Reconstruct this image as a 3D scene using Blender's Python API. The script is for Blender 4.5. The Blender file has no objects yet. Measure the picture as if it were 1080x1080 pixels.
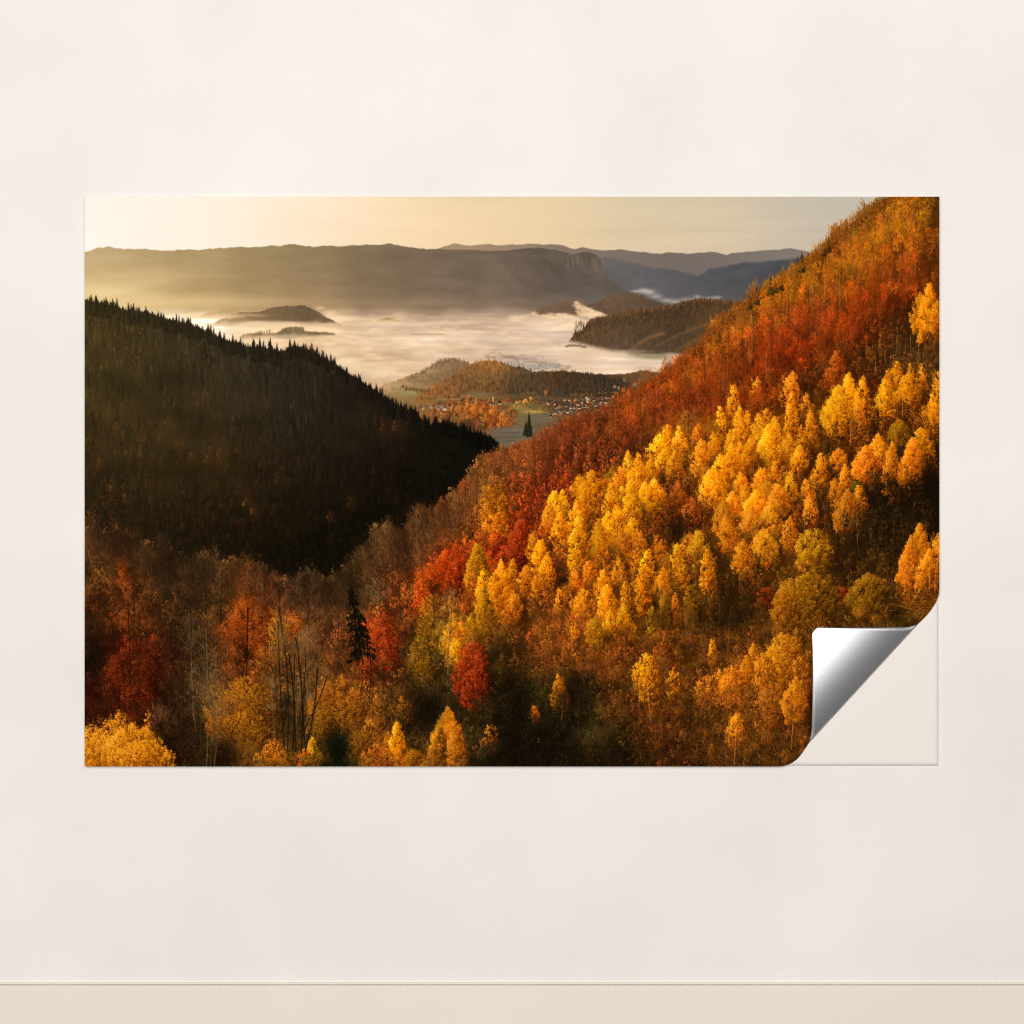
import math
import numpy as np

# ---------------------------------------------------------------- the print
# The print is a flat picture of an autumn valley.  It is drawn here by code, stroke by stroke, into an
# array of ink colours; coordinates run over 900 x 600 units, offset by (PX, PY).
PX, PY = 90.0, 208.0
S = 2
PW, PH = 900 * S, 600 * S
rng = np.random.default_rng(7)


def upsample(g, h, w):
    gh, gw = g.shape
    ys = np.linspace(0, gh - 1.001, h)
    xs = np.linspace(0, gw - 1.001, w)
    y0 = ys.astype(int)
    x0 = xs.astype(int)
    fy = (ys - y0)[:, None]
    fx = (xs - x0)[None, :]
    fy = fy * fy * (3 - 2 * fy)
    fx = fx * fx * (3 - 2 * fx)
    a = g[y0][:, x0]
    b = g[y0][:, x0 + 1]
    c = g[y0 + 1][:, x0]
    d = g[y0 + 1][:, x0 + 1]
    return (a * (1 - fx) + b * fx) * (1 - fy) + (c * (1 - fx) + d * fx) * fy


def noise(cx, cy, octaves=3, seed=None):
    """Value noise over the print, cell size in units, about -1..1."""
    r = np.random.default_rng(seed) if seed is not None else rng
    out = np.zeros((PH, PW))
    amp, tot = 1.0, 0.0
    for o in range(octaves):
        gh = max(3, int(600 / cy) + 2)
        gw = max(3, int(900 / cx) + 2)
        out += amp * upsample(r.uniform(-1, 1, (gh, gw)), PH, PW)
        tot += amp
        amp *= 0.55
        cx, cy = cx / 2, cy / 2
        if min(cx, cy) < 0.6:
            break
    return out / tot * 1.5


def pts(text):
    """'x y r g b; ...' -> arrays"""
    a = np.array([[float(v) for v in q.split()] for q in text.split(';') if q.strip()])
    return a


def field(text, sigma, step=6):
    """A smooth colour field through the given inks."""
    a = pts(text)
    gy = np.arange(0, 600 + step, step)
    gx = np.arange(0, 900 + step, step)
    X, Y = np.meshgrid(gx + PX, gy + PY)
    num = np.zeros(X.shape + (3,))
    den = np.zeros(X.shape)
    for x, y, r, g, b in a:
        d2 = (X - x) ** 2 + (Y - y) ** 2
        w = np.exp(-d2 / (2 * sigma * sigma)) + 1e-5 / (1 + d2 / 400.0)
        num += w[..., None] * np.array([r, g, b])
        den += w
    f = num / den[..., None]
    return f


def full(f):
    return np.stack([upsample(f[..., k], PH, PW) for k in range(3)], -1)


def at_field(f, x, y, step=6):
    iy = np.clip(((np.asarray(y) - PY) / step).astype(int), 0, f.shape[0] - 1)
    ix = np.clip(((np.asarray(x) - PX) / step).astype(int), 0, f.shape[1] - 1)
    return f[iy, ix]


XX, YY = np.meshgrid((np.arange(PW) + 0.5) / S + PX, (np.arange(PH) + 0.5) / S + PY)
img = np.zeros((PH, PW, 3))


def line_of(text):
    a = np.array([[float(v) for v in q.split()] for q in text.split(';') if q.strip()])
    return a


def curve(text):
    a = line_of(text)
    return np.interp(XX[0], a[:, 0], a[:, 1])


def rough(n_cells, amp, seed):
    r = np.random.default_rng(seed)
    t = np.linspace(0, n_cells, PW)
    g = r.uniform(-1, 1, n_cells + 2)
    i = t.astype(int)
    f = t - i
    f = f * f * (3 - 2 * f)
    return amp * (g[i] * (1 - f) + g[i + 1] * f)


def lay(colour, alpha):
    global img
    a = np.clip(alpha, 0, 1)[..., None]
    img = img * (1 - a) + colour * a


def below(f, soft=0.5):
    return np.clip((YY - f[None, :]) / soft + 0.5, 0, 1)


def between(x0, x1, soft=2.0):
    return np.clip((XX - x0) / soft, 0, 1) * np.clip((x1 - XX) / soft, 0, 1)


KERN = {
    1: np.array([[0, 0]]),
    2: np.array([[0, 0], [1, 0], [0, 1], [1, 1]]),
    3: np.array([[0, 0], [1, 0], [-1, 0], [0, 1], [0, -1]]),
    4: np.array([[x, y] for y in (-1, 0, 1) for x in (-1, 0, 1)]),
    5: np.array([[x, y] for y in range(-2, 3) for x in range(-2, 3) if x * x + y * y < 6]),
}


def dabs(x, y, col, k=3, alpha=1.0):
    """Opaque touches of ink, painted in order: the last one on a spot stays."""
    K = KERN[k]
    px = np.rint((np.asarray(x) - PX) * S).astype(int)[:, None] + K[None, :, 0]
    py = np.rint((np.asarray(y) - PY) * S).astype(int)[:, None] + K[None, :, 1]
    px, py = px.ravel(), py.ravel()
    c = np.repeat(np.asarray(col, float), len(K), axis=0)
    m = (px >= 0) & (px < PW) & (py >= 0) & (py < PH)
    px, py, c = px[m], py[m], c[m]
    if alpha >= 1:
        img[py, px] = c
    else:
        img[py, px] = img[py, px] * (1 - alpha) + c * alpha


def soft_disc(x, y, rx, ry, col, a):
    x0, x1 = int((x - 2.6 * rx - PX) * S), int((x + 2.6 * rx - PX) * S)
    y0, y1 = int((y - 2.6 * ry - PY) * S), int((y + 2.6 * ry - PY) * S)
    x0, y0, x1, y1 = max(0, x0), max(0, y0), min(PW, x1), min(PH, y1)
    if x1 <= x0 or y1 <= y0:
        return
    X, Y = XX[y0:y1, x0:x1], YY[y0:y1, x0:x1]
    w = (a * np.exp(-((X - x) / rx) ** 2 - ((Y - y) / ry) ** 2))[..., None]
    img[y0:y1, x0:x1] = img[y0:y1, x0:x1] * (1 - w) + np.array(col) * w


def stroke(x0, y0, x1, y1, col, k=1, alpha=0.7, bend=0.0, fade=0.0):
    L = math.hypot(x1 - x0, y1 - y0)
    n = max(2, int(L * S * 1.2))
    t = np.linspace(0, 1, n)
    nx, ny = -(y1 - y0) / max(L, 1e-6), (x1 - x0) / max(L, 1e-6)
    b = bend * L * np.sin(np.pi * t)
    c = np.tile(np.asarray(col, float), (n, 1))
    if fade:
        c = c * (1 - fade * t[:, None])
    c = c * rng.uniform(0.85, 1.12, (n, 1))
    dabs(x0 + (x1 - x0) * t + nx * b, y0 + (y1 - y0) * t + ny * b, c, k, alpha)


def ramp(s, pal):
    """s 0..1 through a palette of inks from dark to bright."""
    pal = np.asarray(pal, float)
    s = np.clip(s, 0, 0.9999) * (len(pal) - 1)
    i = s.astype(int)
    f = (s - i)[:, None]
    return pal[i] * (1 - f) + pal[i + 1] * f


PAL = {
    'Y': [(80, 34, 4), (146, 72, 6), (208, 116, 9), (242, 152, 14), (255, 188, 38)],
    'O': [(76, 32, 4), (136, 66, 7), (188, 100, 12), (226, 134, 20), (246, 164, 38)],
    'L': [(58, 30, 4), (106, 60, 6), (156, 96, 10), (196, 128, 16), (222, 156, 32)],
    'G': [(46, 25, 5), (88, 53, 7), (132, 85, 10), (164, 110, 15), (194, 138, 28)],
    'S': [(40, 21, 5), (84, 46, 8), (128, 74, 13), (160, 98, 19), (192, 124, 30)],
    'R': [(48, 13, 4), (90, 25, 6), (132, 42, 9), (162, 58, 15), (192, 84, 30)],
    'U': [(52, 18, 4), (100, 42, 8), (148, 68, 12), (182, 92, 20), (206, 120, 36)],
    'B': [(36, 20, 8), (66, 38, 14), (98, 60, 24), (128, 82, 36), (152, 102, 50)],
    'E': [(6, 8, 4), (14, 16, 8), (24, 24, 12), (38, 34, 18), (56, 46, 24)],
    'D': [(56, 22, 4), (112, 52, 8), (164, 86, 13), (196, 112, 22), (222, 142, 42)],
}


def crown(x, y, w, h, pal, shape='birch', dens=1.0, lean=0.0, gain=0.0, k=3, contrast=1.0, side=0.30):
    """A crown with its tip at (x, y): clumps of leaf touches, lit from the upper left."""
    if isinstance(pal, str):
        pal = PAL[pal]
    fine = shape == 'birch'
    nc = max(6, int(w * h / (5.0 if fine else 8)))
    t = rng.beta(1.3, 1.15, nc)
    if shape == 'birch':
        tm = rng.uniform(.42, .70)
        prof = np.where(t < tm, (t / tm) ** rng.uniform(.5, .85), np.sqrt(np.clip(1 - ((t - tm) / (1.14 - tm)) ** 2, 0, 1))) * .95 + .05
    elif shape == 'round':
        prof = np.sqrt(np.clip(1 - (2 * t - 1) ** 2, 0, 1)) * 0.95 + 0.05
    elif shape == 'column':
        prof = np.clip(t * 4, 0, 1) ** .7 * np.clip((1 - t) * 4, 0.3, 1) * 0.85 + 0.1
    else:  # fan: wide at the top
        prof = np.clip(t * 4, 0.25, 1) * (1.05 - 0.6 * t)
    # boughs: each side of the outline swells and shrinks on its way down
    ph = rng.uniform(0, 6.28, 4)
    u = rng.uniform(-1, 1, nc)
    bough = 1 + .10 * np.sin(t * rng.uniform(7, 12) + ph[0] + (u > 0) * ph[1]) + .09 * np.sin(t * rng.uniform(17, 26) + ph[2] + (u > 0) * ph[3])
    cx = x + lean * (1 - t) * w + u * prof * bough * w * 0.48
    cy = y + t * h - (1 - np.abs(u)) * h * .03 + np.abs(u) * h * .04
    big = min(2.6, .65 + .045 * min(w, h))
    cr = big * rng.uniform(.55, 1.15, nc)
    shade = .10 * np.sin(cx * rng.uniform(.35, .6) + ph[0]) * np.sin(cy * rng.uniform(.22, .4) + ph[1])
    cl = np.clip(0.60 - side * u - 0.40 * (t - 0.42) + gain + shade + rng.normal(0, 0.10, nc) * contrast, 0, 1)
    o = np.argsort(cy + rng.uniform(-0.10, 0.10, nc) * h)
    cx, cy, cr, cl, uu = cx[o], cy[o], cr[o], cl[o], u[o]
    per = np.maximum(4, (cr * cr * 3.1 * S * S / 2.6 * dens)).astype(int)
    idx = np.repeat(np.arange(nc), per)
    n = len(idx)
    a = rng.uniform(0, 2 * np.pi, n)
    r = np.sqrt(rng.random(n)) * 1.15
    dx, dy = np.cos(a) * r, np.sin(a) * r
    X = cx[idx] + dx * cr[idx] * .85 + uu[idx] * (-dy) * cr[idx] * .35
    Y = cy[idx] + dy * cr[idx] * 1.45
    s = cl[idx] + contrast * (-0.12 * dx - 0.15 * dy) + rng.normal(0, 0.075, n) * contrast
    s = np.where(rng.random(n) < 0.05, s - 0.3 * contrast, s)
    dabs(X, Y, ramp(s, pal), k)


def pal_from(c, lo=0.35, hi=1.5):
    """Dark to bright inks round one average ink."""
    c = np.asarray(c, float)
    out = []
    for f in (lo, 0.62, 0.95, 1.22, hi):
        q = c * f
        if f > 1:
            q = q + np.array([6, 5, 4]) * (f - 1) * 3
        else:
            q = q * np.array([1.0, 0.93, 0.85]) ** ((1 - f) * 2)
        out.append(np.clip(q, 0, 255))
    return np.array(out)


def twigs(x, y, w, h, col, n, spread=0.5, alpha=0.45, k=1):
    """A leafless crown: fine shoots fanning out to a rounded head from (x, y) below it."""
    c = np.asarray(col, float)
    for _ in range(n):
        a = np.clip(rng.normal(0, spread), -1.25, 1.25)
        L = h * (0.52 + 0.46 * rng.random()) * (0.45 + 0.55 * math.cos(a))
        dx, dy = math.sin(a) * w / h * 1.25, -math.cos(a)
        t0 = rng.uniform(0.25, 0.8)
        t1 = min(1.0, t0 + rng.uniform(0.15, 0.4))
        j = rng.normal(0, w * .04)
        stroke(x + dx * L * t0 + j, y + dy * L * t0, x + dx * L * t1 + j + rng.normal(0, 1), y + dy * L * t1,
               c * rng.uniform(0.62, 1.2) * (1.08 - .3 * math.sin(a)), k, alpha, rng.normal(0, 0.10) - .06 * np.sign(a))


def trunk(x0, y0, x1, y1, col, wide=1, alpha=0.9):
    stroke(x0, y0, x1, y1, col, wide, alpha, rng.normal(0, 0.02))


def bare_tree(x, yb, yt, col, wide=2, n=9, reach=16, alpha=0.75):
    """A bare tree with a trunk and climbing limbs."""
    x1 = x + rng.normal(0, 3)
    trunk(x, yb, x1, yt, col, wide, alpha)
    H = yb - yt
    for i in range(n):
        t = rng.uniform(0.3, 0.95)
        sx, sy = x + (x1 - x) * t, yb - H * t
        d = rng.choice([-1, 1])
        L = reach * (1.15 - t) * rng.uniform(0.6, 1.3)
        ex, ey = sx + d * L, sy - L * rng.uniform(0.5, 1.3)
        stroke(sx, sy, ex, ey, np.asarray(col) * 0.95, 1, alpha, d * 0.10)
        for j in range(3):
            q = rng.uniform(0.3, 1)
            bx, by = sx + (ex - sx) * q, sy + (ey - sy) * q
            stroke(bx, by, bx + rng.normal(d * 2, 3), by - rng.uniform(2, 7), np.asarray(col) * 0.9, 1, alpha * 0.7)


def conifer(x, y, w, h, pal='E', gain=0.0, gaps=0.0):
    """A dark spruce with its tip at (x, y)."""
    n = int(w * h * S * S * 0.55)
    t = rng.random(n) ** 0.75
    tier = 0.72 + 0.28 * np.abs(np.sin(t * (5 + h / 5) * np.pi))
    u = rng.uniform(-1, 1, n)
    X = x + u * t * tier * w * 0.5 * (1 - 0.15 * (t > 0.9))
    Y = y + t * h + np.abs(u) * w * 0.08
    o = np.argsort(Y)
    s = 0.42 - 0.22 * u + gain + rng.normal(0, 0.16, n)
    if isinstance(pal, str):
        pal = PAL[pal]
    dabs(X[o], Y[o], ramp(s[o], pal), 2)
    stroke(x, y - 1, x, y + 3, np.asarray(pal)[1], 1, 0.9)
# ---------------------------------------------------------------- sky and far ridges
SKY = ("90 208 254 244 231;200 208 254 241 224;330 208 251 233 209;450 208 240 219 184;560 208 227 207 169;700 208 203 196 170;880 208 186 188 176;"
       "90 235 255 247 234;200 235 255 243 227;330 235 253 232 203;450 235 244 217 172;560 235 231 209 165;700 235 213 198 166;880 235 195 188 168;"
       "90 262 255 248 232;200 262 255 243 220;330 258 252 228 192;450 262 247 214 160;560 262 240 208 160;700 262 230 199 158;850 262 216 190 160")
img[:] = full(field(SKY, 60)) * np.array([.968, .965, .975])
lay(img + 5, np.clip(noise(120, 14, 3, 3) * 0.9, 0, 1))
lay(img - 5, np.clip(-noise(150, 12, 3, 4) * 0.8, 0, 1))

A_ = curve("90 300;455 266;470 259.5;482 257;490 259.5;497 260;514 257.5;528 259.5;540 258.3;560 257.6;575 258.4;592 258.8;600 261.6;606 263;614 261;624 263;640 264.5;655 263.7;672 265.5;690 268.2;706 266.8;722 268;740 267;754 266.2;766 270;772 267.5;780 266.6;800 265.2;818 263.8;834 262.6;846 264;853 266;870 272;990 280") + rough(160, 0.5, 11)
lay(full(field("470 262 160 136 108;540 262 150 126 104;600 265 128 112 98;660 268 122 108 98;720 272 122 110 100;770 272 122 112 104;840 268 124 114 106;740 285 104 98 94;700 280 108 100 94", 26)), below(A_, 0.9))

D_ = curve("90 400;600 300;625 271;640 272;665 277;690 283;705 284;722 288;737 291;748 284;760 282;772 280;785 277;800 277.5;815 275;835 274;850 270;860 268;990 260") + rough(200, 0.7, 12)
Dsoft = below(D_, 2.5)
lay(full(field("640 276 112 104 96;660 285 98 92 88;690 292 94 89 87;720 296 92 88 87;745 287 82 80 80;790 280 79 78 78;840 275 82 80 80;640 300 96 88 82;680 306 100 92 88;720 310 96 90 86;760 302 80 78 78;810 300 76 75 76;770 316 92 84 78;840 290 70 70 70", 20)) + np.array([-2, 0, 4]) + 4 * noise(14, 9, 3, 5)[..., None], Dsoft)
E2 = curve("90 400;690 330;737 293;752 300;790 310;830 320;990 330")

B_ = curve("90 266;96 264.5;104 262;115 260.4;124 262;132 263.2;155 263;165 264.3;180 264.6;195 263.6;210 264;225 262.6;240 261.6;252 260.8;262 261.2;275 260.4;285 259.4;296 260;306 257.8;316 259;330 260.6;345 259.5;358 260.4;372 259.4;384 258.6;398 258.8;411 257;420 259;432 261;450 263.2;464 263;476 264;492 263.4;508 264.6;530 265;545 263.5;556 262.2;570 261.8;585 264;600 268;604 268.6;611 266.6;622 266.4;628 269;633 274;635.5 282;640 290;648 299;657 305.5;668 311;680 320;700 350;990 420") + rough(240, 0.5, 13)
BF = full(field("92 275 190 163 122;92 290 186 158 112;95 305 216 186 132;110 318 228 200 142;150 270 178 152 112;150 285 174 146 104;150 302 206 176 122;150 320 226 196 140;210 270 168 142 102;210 288 164 138 98;210 305 184 155 106;210 320 206 174 122;270 270 156 133 94;270 290 150 126 90;270 308 160 132 92;270 320 182 150 106;330 270 146 124 90;330 290 138 115 84;330 308 142 116 84;330 320 172 140 102;400 268 128 108 82;400 288 120 101 80;400 306 118 98 77;400 320 146 118 92;460 270 118 102 82;460 290 112 95 79;460 308 110 92 76;460 321 134 108 88;520 272 112 97 80;520 292 108 92 78;520 310 112 94 80;520 322 128 104 86;570 268 104 90 76;570 285 97 84 73;570 305 100 86 76;570 320 114 94 80;610 275 98 86 76;610 290 92 81 73;610 305 94 82 74;610 320 100 84 74;630 285 98 88 78;640 300 88 79 73;660 312 88 78 72", 24))
BF = BF + (noise(34, 7, 4, 6) * 5)[..., None] + (noise(8, 5, 3, 7) * 2.2 * np.clip((XX - 420) / 150, 0, 1))[..., None]
BF = BF * np.array([.985, 1.0, 1.0])
fold = noise(46, 16, 3, 71) + .6 * upsample(np.random.default_rng(72).uniform(-1, 1, (9, 60)), PH, PW)
BF = BF * (1 + np.clip((XX - 300) / 200, .15, 1)[..., None] * .045 * fold[..., None])
lay(BF, below(B_, 0.9))
for i in range(16):      # spurs running down to the right
    x = rng.uniform(520, 612)
    y0_ = np.interp(x, [430, 470, 520, 560, 600, 620], [262, 266, 268, 264, 270, 270]) + rng.uniform(2, 10)
    L = rng.uniform(16, 40)
    dk_ = rng.random() < .5
    for q in np.linspace(0, 1, 26):
        soft_disc(x + L * .7 * q + rng.normal(0, .6), y0_ + L * .85 * q, 2.4 + 3.5 * q, 1.6 + 2 * q, (78, 68, 58) if dk_ else (132, 114, 94), .05 * (1 - q * .7))
for (x, y, rx, ry, cc, aa) in [(627, 279, 4, 7, (128, 112, 92), .4), (633, 288, 3, 9, (120, 106, 90), .4), (618, 276, 5, 6, (84, 74, 64), .45), (606, 275, 5, 5, (122, 106, 88), .3), (585, 276, 12, 6, (88, 78, 66), .35), (560, 274, 14, 5, (94, 82, 68), .3), (612, 298, 12, 10, (86, 76, 68), .3), (640, 304, 10, 6, (82, 74, 68), .3), (592, 300, 14, 10, (96, 84, 72), .2), (470, 270, 20, 4, (100, 86, 68), .35), (420, 268, 24, 4, (108, 92, 70), .3), (360, 268, 26, 4, (120, 102, 74), .3), (502, 290, 30, 10, (100, 88, 74), .3)]:
    soft_disc(x, y, rx, ry, cc, aa)
# haze pooling at the foot of the ridge, warmer towards the sun
for x in np.arange(92, 660, 9.0):
    w_ = np.interp(x, [90, 200, 330, 480, 640], [.34, .26, .16, .12, .10])
    soft_disc(x, 321 + rng.normal(0, 2), 16, 6.5, np.array([np.interp(x, [90, 300, 640], [240, 204, 176]), np.interp(x, [90, 300, 640], [208, 172, 146]), np.interp(x, [90, 300, 640], [146, 122, 118])]), w_ * .6)
soft_disc(105, 309, 60, 11, (240, 211, 156), .62)
soft_disc(200, 318, 90, 6, (236, 204, 152), .35)
soft_disc(140, 292, 70, 7, (222, 190, 138), .22)
# the second, lower ridge within the haze on the left
B2 = curve("90 316;118 312;150 306;178 299;192 296;215 294.5;260 294;330 299;420 304;520 312;990 330") + rough(60, 1.2, 14)
lay(img * np.array([0.965, 0.955, 0.94]), below(B2, 5) * np.clip((330 - XX) / 120, 0, 1) * np.clip((330 - YY) / 30, 0, 1))
# cliff faces of the flat-topped mountain
for i in range(130):
    x = rng.uniform(575, 637)
    y = 269 + (x > 600) * 2 + rng.exponential(8)
    stroke(x, y, x + rng.normal(1, 1.5), y + rng.uniform(2, 8), np.array([128, 112, 94]) * rng.uniform(0.7, 1.05), 1, 0.22)
for i in range(90):
    x = rng.uniform(596, 638)
    y = np.interp(x, [596, 612, 628, 638], [270, 268, 271, 284]) + rng.uniform(1, 5)
    stroke(x, y, x + rng.normal(.6, .8), y + rng.uniform(4, 11), np.array([140, 122, 100]) if rng.random() < .5 else np.array([72, 63, 56]), 2, .16)
for i in range(240):
    x = rng.uniform(470, 660)
    y = rng.uniform(272, 318)
    if y > np.interp(x, [470, 560, 630, 660], [270, 268, 276, 310]):
        stroke(x, y, x + rng.normal(3, 3), y + rng.uniform(2, 9), (84, 74, 66), 1, 0.12)

# ---------------------------------------------------------------- sea of fog
fog_top = curve("90 322;200 326;240 327;300 325.5;345 324;400 323;440 324.5;500 323.5;530 322;560 324;600 326;640 330;700 322;990 330") + rough(46, 1.3, 15)
FG = full(field("190 330 255 236 196;215 336 255 232 190;260 334 246 216 168;340 330 232 200 152;400 330 190 160 126;350 345 240 208 162;320 352 246 212 162;400 345 234 204 164;450 330 178 150 122;480 338 222 194 160;440 345 226 198 162;520 332 190 160 130;520 345 228 200 168;560 335 196 166 138;580 342 236 208 174;610 340 240 212 178;560 355 226 200 172;450 358 232 204 168;380 360 232 200 158;350 368 226 186 138;400 372 216 182 142;450 370 226 198 164;520 366 226 200 172;600 360 216 194 172;600 372 232 204 172;560 376 222 194 164;640 378 226 200 172;690 378 206 180 152;650 390 232 202 166;620 395 226 196 160;370 385 206 170 126;400 392 226 186 136;440 388 226 188 142;480 378 222 190 152;330 362 238 200 148;690 388 200 172 142;370 400 214 174 124;420 402 200 162 116;560 388 180 158 138", 17))
st = noise(70, 4.0, 4, 21)
st2 = noise(26, 7, 4, 22)
FG = FG * np.array([.985, .985, 1.03]) + (st * 17 + st2 * 9 + noise(64, 15, 2, 91) * 15 + noise(30, 9, 2, 92) * 10)[..., None] * np.array([1, 1.02, 1.08])
lay(FG, below(fog_top + 5, 13) ** 1.3)
for (x, y, rx, ry, a) in [(318, 366, 26, 2, .3), (440, 372, 30, 1.6, .3), (520, 352, 40, 1.6, .3), (420, 340, 26, 1.2, .3), (405, 331, 70, 2.2, .5), (480, 336, 50, 1.6, .5), (540, 327, 26, 3, .5), (535, 333, 40, 2, .5), (372, 386, 24, 3.6, .65), (352, 379, 26, 3, .6), (385, 381, 14, 2, .4), (500, 343, 40, 1.4, .35), (425, 348, 34, 1.2, .3), (600, 350, 26, 1.2, .4), (400, 366, 46, 1.6, .35), (470, 361, 60, 1.5, .3), (560, 363, 40, 2, .35), (610, 357, 30, 3, .35), (586, 361, 24, 2.4, .35)]:
    soft_disc(x, y, rx, ry, (168, 142, 116), a * 0.8)
for (x, y, rx, ry, a) in [(610, 343, 26, 3, .6), (585, 346, 40, 3, .4), (480, 351, 70, 2, .4), (440, 341, 50, 2, .4), (420, 356, 40, 2, .3), (560, 371, 60, 3, .3), (630, 375, 40, 3, .4), (655, 392, 22, 5, .5), (405, 385, 30, 6, .3), (210, 333, 26, 3, .8), (460, 366, 50, 1.6, .3), (340, 351, 30, 1.2, .5)]:
    soft_disc(x, y, rx, ry, (255, 226, 184), a)


for i in range(70):
    x, y = rng.uniform(330, 680), rng.uniform(336, 392)
    L = rng.uniform(14, 50)
    sl = rng.normal(.02, .05)
    cc = (250, 222, 184) if rng.random() < .55 else (186, 160, 136)
    for q in np.linspace(-1, 1, 9):
        soft_disc(x + L * q, y + L * q * sl + rng.normal(0, .4), L * .25, rng.uniform(.8, 1.8), cc, .13 * (1 - q * q) + .02)


def puff(x, y, r, warm=0.0):
    soft_disc(x + r * .3, y + r * .6, r * 1.7, r * .5, (182, 154, 126), .22)
    soft_disc(x, y, r * 1.7, r * .55, (246, 216, 176) if warm < .5 else (250, 222, 182), .30)


for i in range(150):
    x = rng.uniform(300, 690)
    q = rng.random()
    y = 332 + 54 * q
    if y > np.interp(x, [300, 400, 470, 560, 690], [362, 392, 376, 378, 384]):
        continue
    puff(x, y, rng.uniform(2.5, 5.5) * (.55 + .9 * q), rng.random())
for i in range(46):
    x = rng.uniform(540, 618)
    puff(x, np.interp(x, [540, 565, 590, 618], [338, 333, 336, 334]) + rng.normal(0, 1.6), rng.uniform(1.6, 4), rng.random())
for i in range(30):
    x = rng.uniform(345, 420)
    puff(x, np.interp(x, [345, 380, 420], [372, 392, 396]) + rng.normal(0, 3), rng.uniform(4, 9), 1)
lay(np.array([214, 184, 150]) + 0 * img, np.clip(noise(30, 9, 4, 81), 0, 1) * .42 * below(fog_top + 5, 8) * np.clip((XX - 330) / 40, 0, 1))
lay(np.array([252, 222, 180]) + 0 * img, np.clip(noise(24, 8, 4, 82) - .1, 0, 1) * .5 * below(fog_top + 7, 8) * np.clip((XX - 300) / 40, 0, 1))


def hill(outline, inks, sigma, bottom=None, soft_top=0.8, jag=0.6, seed=1, tex=7.0, bsoft=6, cell=(3, 3), xr=None):
    f = curve(outline) + rough(300, jag, seed)
    a = below(f, soft_top)
    if bottom is not None:
        b = curve(bottom) + rough(70, bsoft * 0.22, seed + 50)
        a = a * (1 - np.clip((YY - b[None, :]) / bsoft + 0.5, 0, 1))
    if xr:
        a = a * between(xr[0], xr[1], 1.0)
    n = noise(cell[0], cell[1], 3, seed + 9)
    lay(full(field(inks, sigma)) * (1 + n[..., None] * tex / 100), a)
    return f


# islands of wooded hills in the fog
hill("205 338;213 333;222 329.5;235 327;250 325.6;262 328;275 340", "215 331 206 170 120;245 328 186 152 108;260 330 196 162 116", 14, "200 334;230 333.5;270 332", 1.4, 0.4, 31, 3, 4, xr=(204, 278))
hill("222 346;228 340;236 335.4;244 331.5;254 329.4;264 329.6;274 329.2;284 326;292 323.6;302 322.8;312 323.4;316 322.6;322 322.8;330 326;338 330.4;346 335.4;353 339;359 342.5;366 346", "230 340 162 130 88;250 334 132 106 72;280 332 120 97 68;300 328 108 88 64;320 328 102 83 62;345 338 110 88 62;290 340 130 105 74;240 342 190 154 108", 13, "215 343;240 343;265 341.5;300 341;320 342.5;345 343.5;366 343", 0.9, 0.5, 32, 6, 4, xr=(221, 362))
for (x, y, rx, ry, a) in [(348, 331, 7, 3.5, .7), (338, 325, 5, 2, .5), (272, 341, 22, 2.5, .7), (294, 344, 16, 3, .6), (330, 348, 26, 1.8, .8)]:
    soft_disc(x, y, rx, ry, (246, 214, 168), a)
hill("252 356;258 353;268 351.4;282 352;292 351;298 348;302 346;310 345;318 345.2;322 350;330 350.2;340 350.6;350 351;357 353", "262 354 150 122 84;300 350 122 100 70;312 350 130 110 82;345 352 118 96 68", 12, "250 357;280 357;310 357;335 354.5;352 353.4;358 353", 0.9, 0.7, 33, 12, 2.4, xr=(253, 356))
for i in range(26):
    x = rng.uniform(256, 320)
    y = np.interp(x, [252, 270, 298, 318], [354, 352, 348, 346])
    stroke(x, y + 3, x, y - rng.uniform(0.5, 2.2), (116, 92, 60), 2, 0.7)
hill("396 339.4;402 336.8;408 335.6;414 336.2;420 338.4;424 339.6", "410 337 142 110 76", 9, "396 339.6;410 339.3;424 339.8", 0.7, 0.3, 34, 6, 1.4, xr=(397, 423))
for x in np.arange(434, 469, 1.1):
    soft_disc(x, 353 + rng.normal(0, .25), 1.1, .6 + .3 * rng.random(), (176, 146, 114), 0.6)

# mist lapping at the islands
for x0_, x1_, yb_, n_ in ((222, 362, 342.4, 70), (253, 358, 355.5, 46), (396, 424, 339.6, 16), (205, 276, 334, 30)):
    for i in range(n_):
        x = rng.uniform(x0_, x1_)
        soft_disc(x, yb_ + rng.normal(0, 1.2), rng.uniform(4, 10), rng.uniform(.8, 2.2), np.array([240, 208, 164]) * rng.uniform(.9, 1.02), .26)
# hills on the far side of the valley, right of the fog
hill("562 334;567 326;574 322.6;584 320.6;596 319;606 318.4;612 319.5;618 322;626 326;634 331;640 336", "575 326 116 92 70;600 324 104 83 66;612 328 112 86 66", 12, "562 332;575 335;585 332.6;600 333;612 334;640 336", 1.2, 0.5, 35, 6, 3.5, xr=(563, 622))
hill("618 322;626 320;634 317;640 312.5;648 310.4;657 309;668 309.4;678 312;688 316.2;696 319.4;704 323;712 328;730 333", "630 320 104 84 66;645 314 116 88 64;660 312 106 82 60;680 316 92 74 58;665 324 90 72 56;640 326 88 72 58;700 326 86 70 56", 13, "615 332;640 334;700 338;730 338", 1.0, 0.5, 36, 7, 4, xr=(616, 730))
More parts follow.
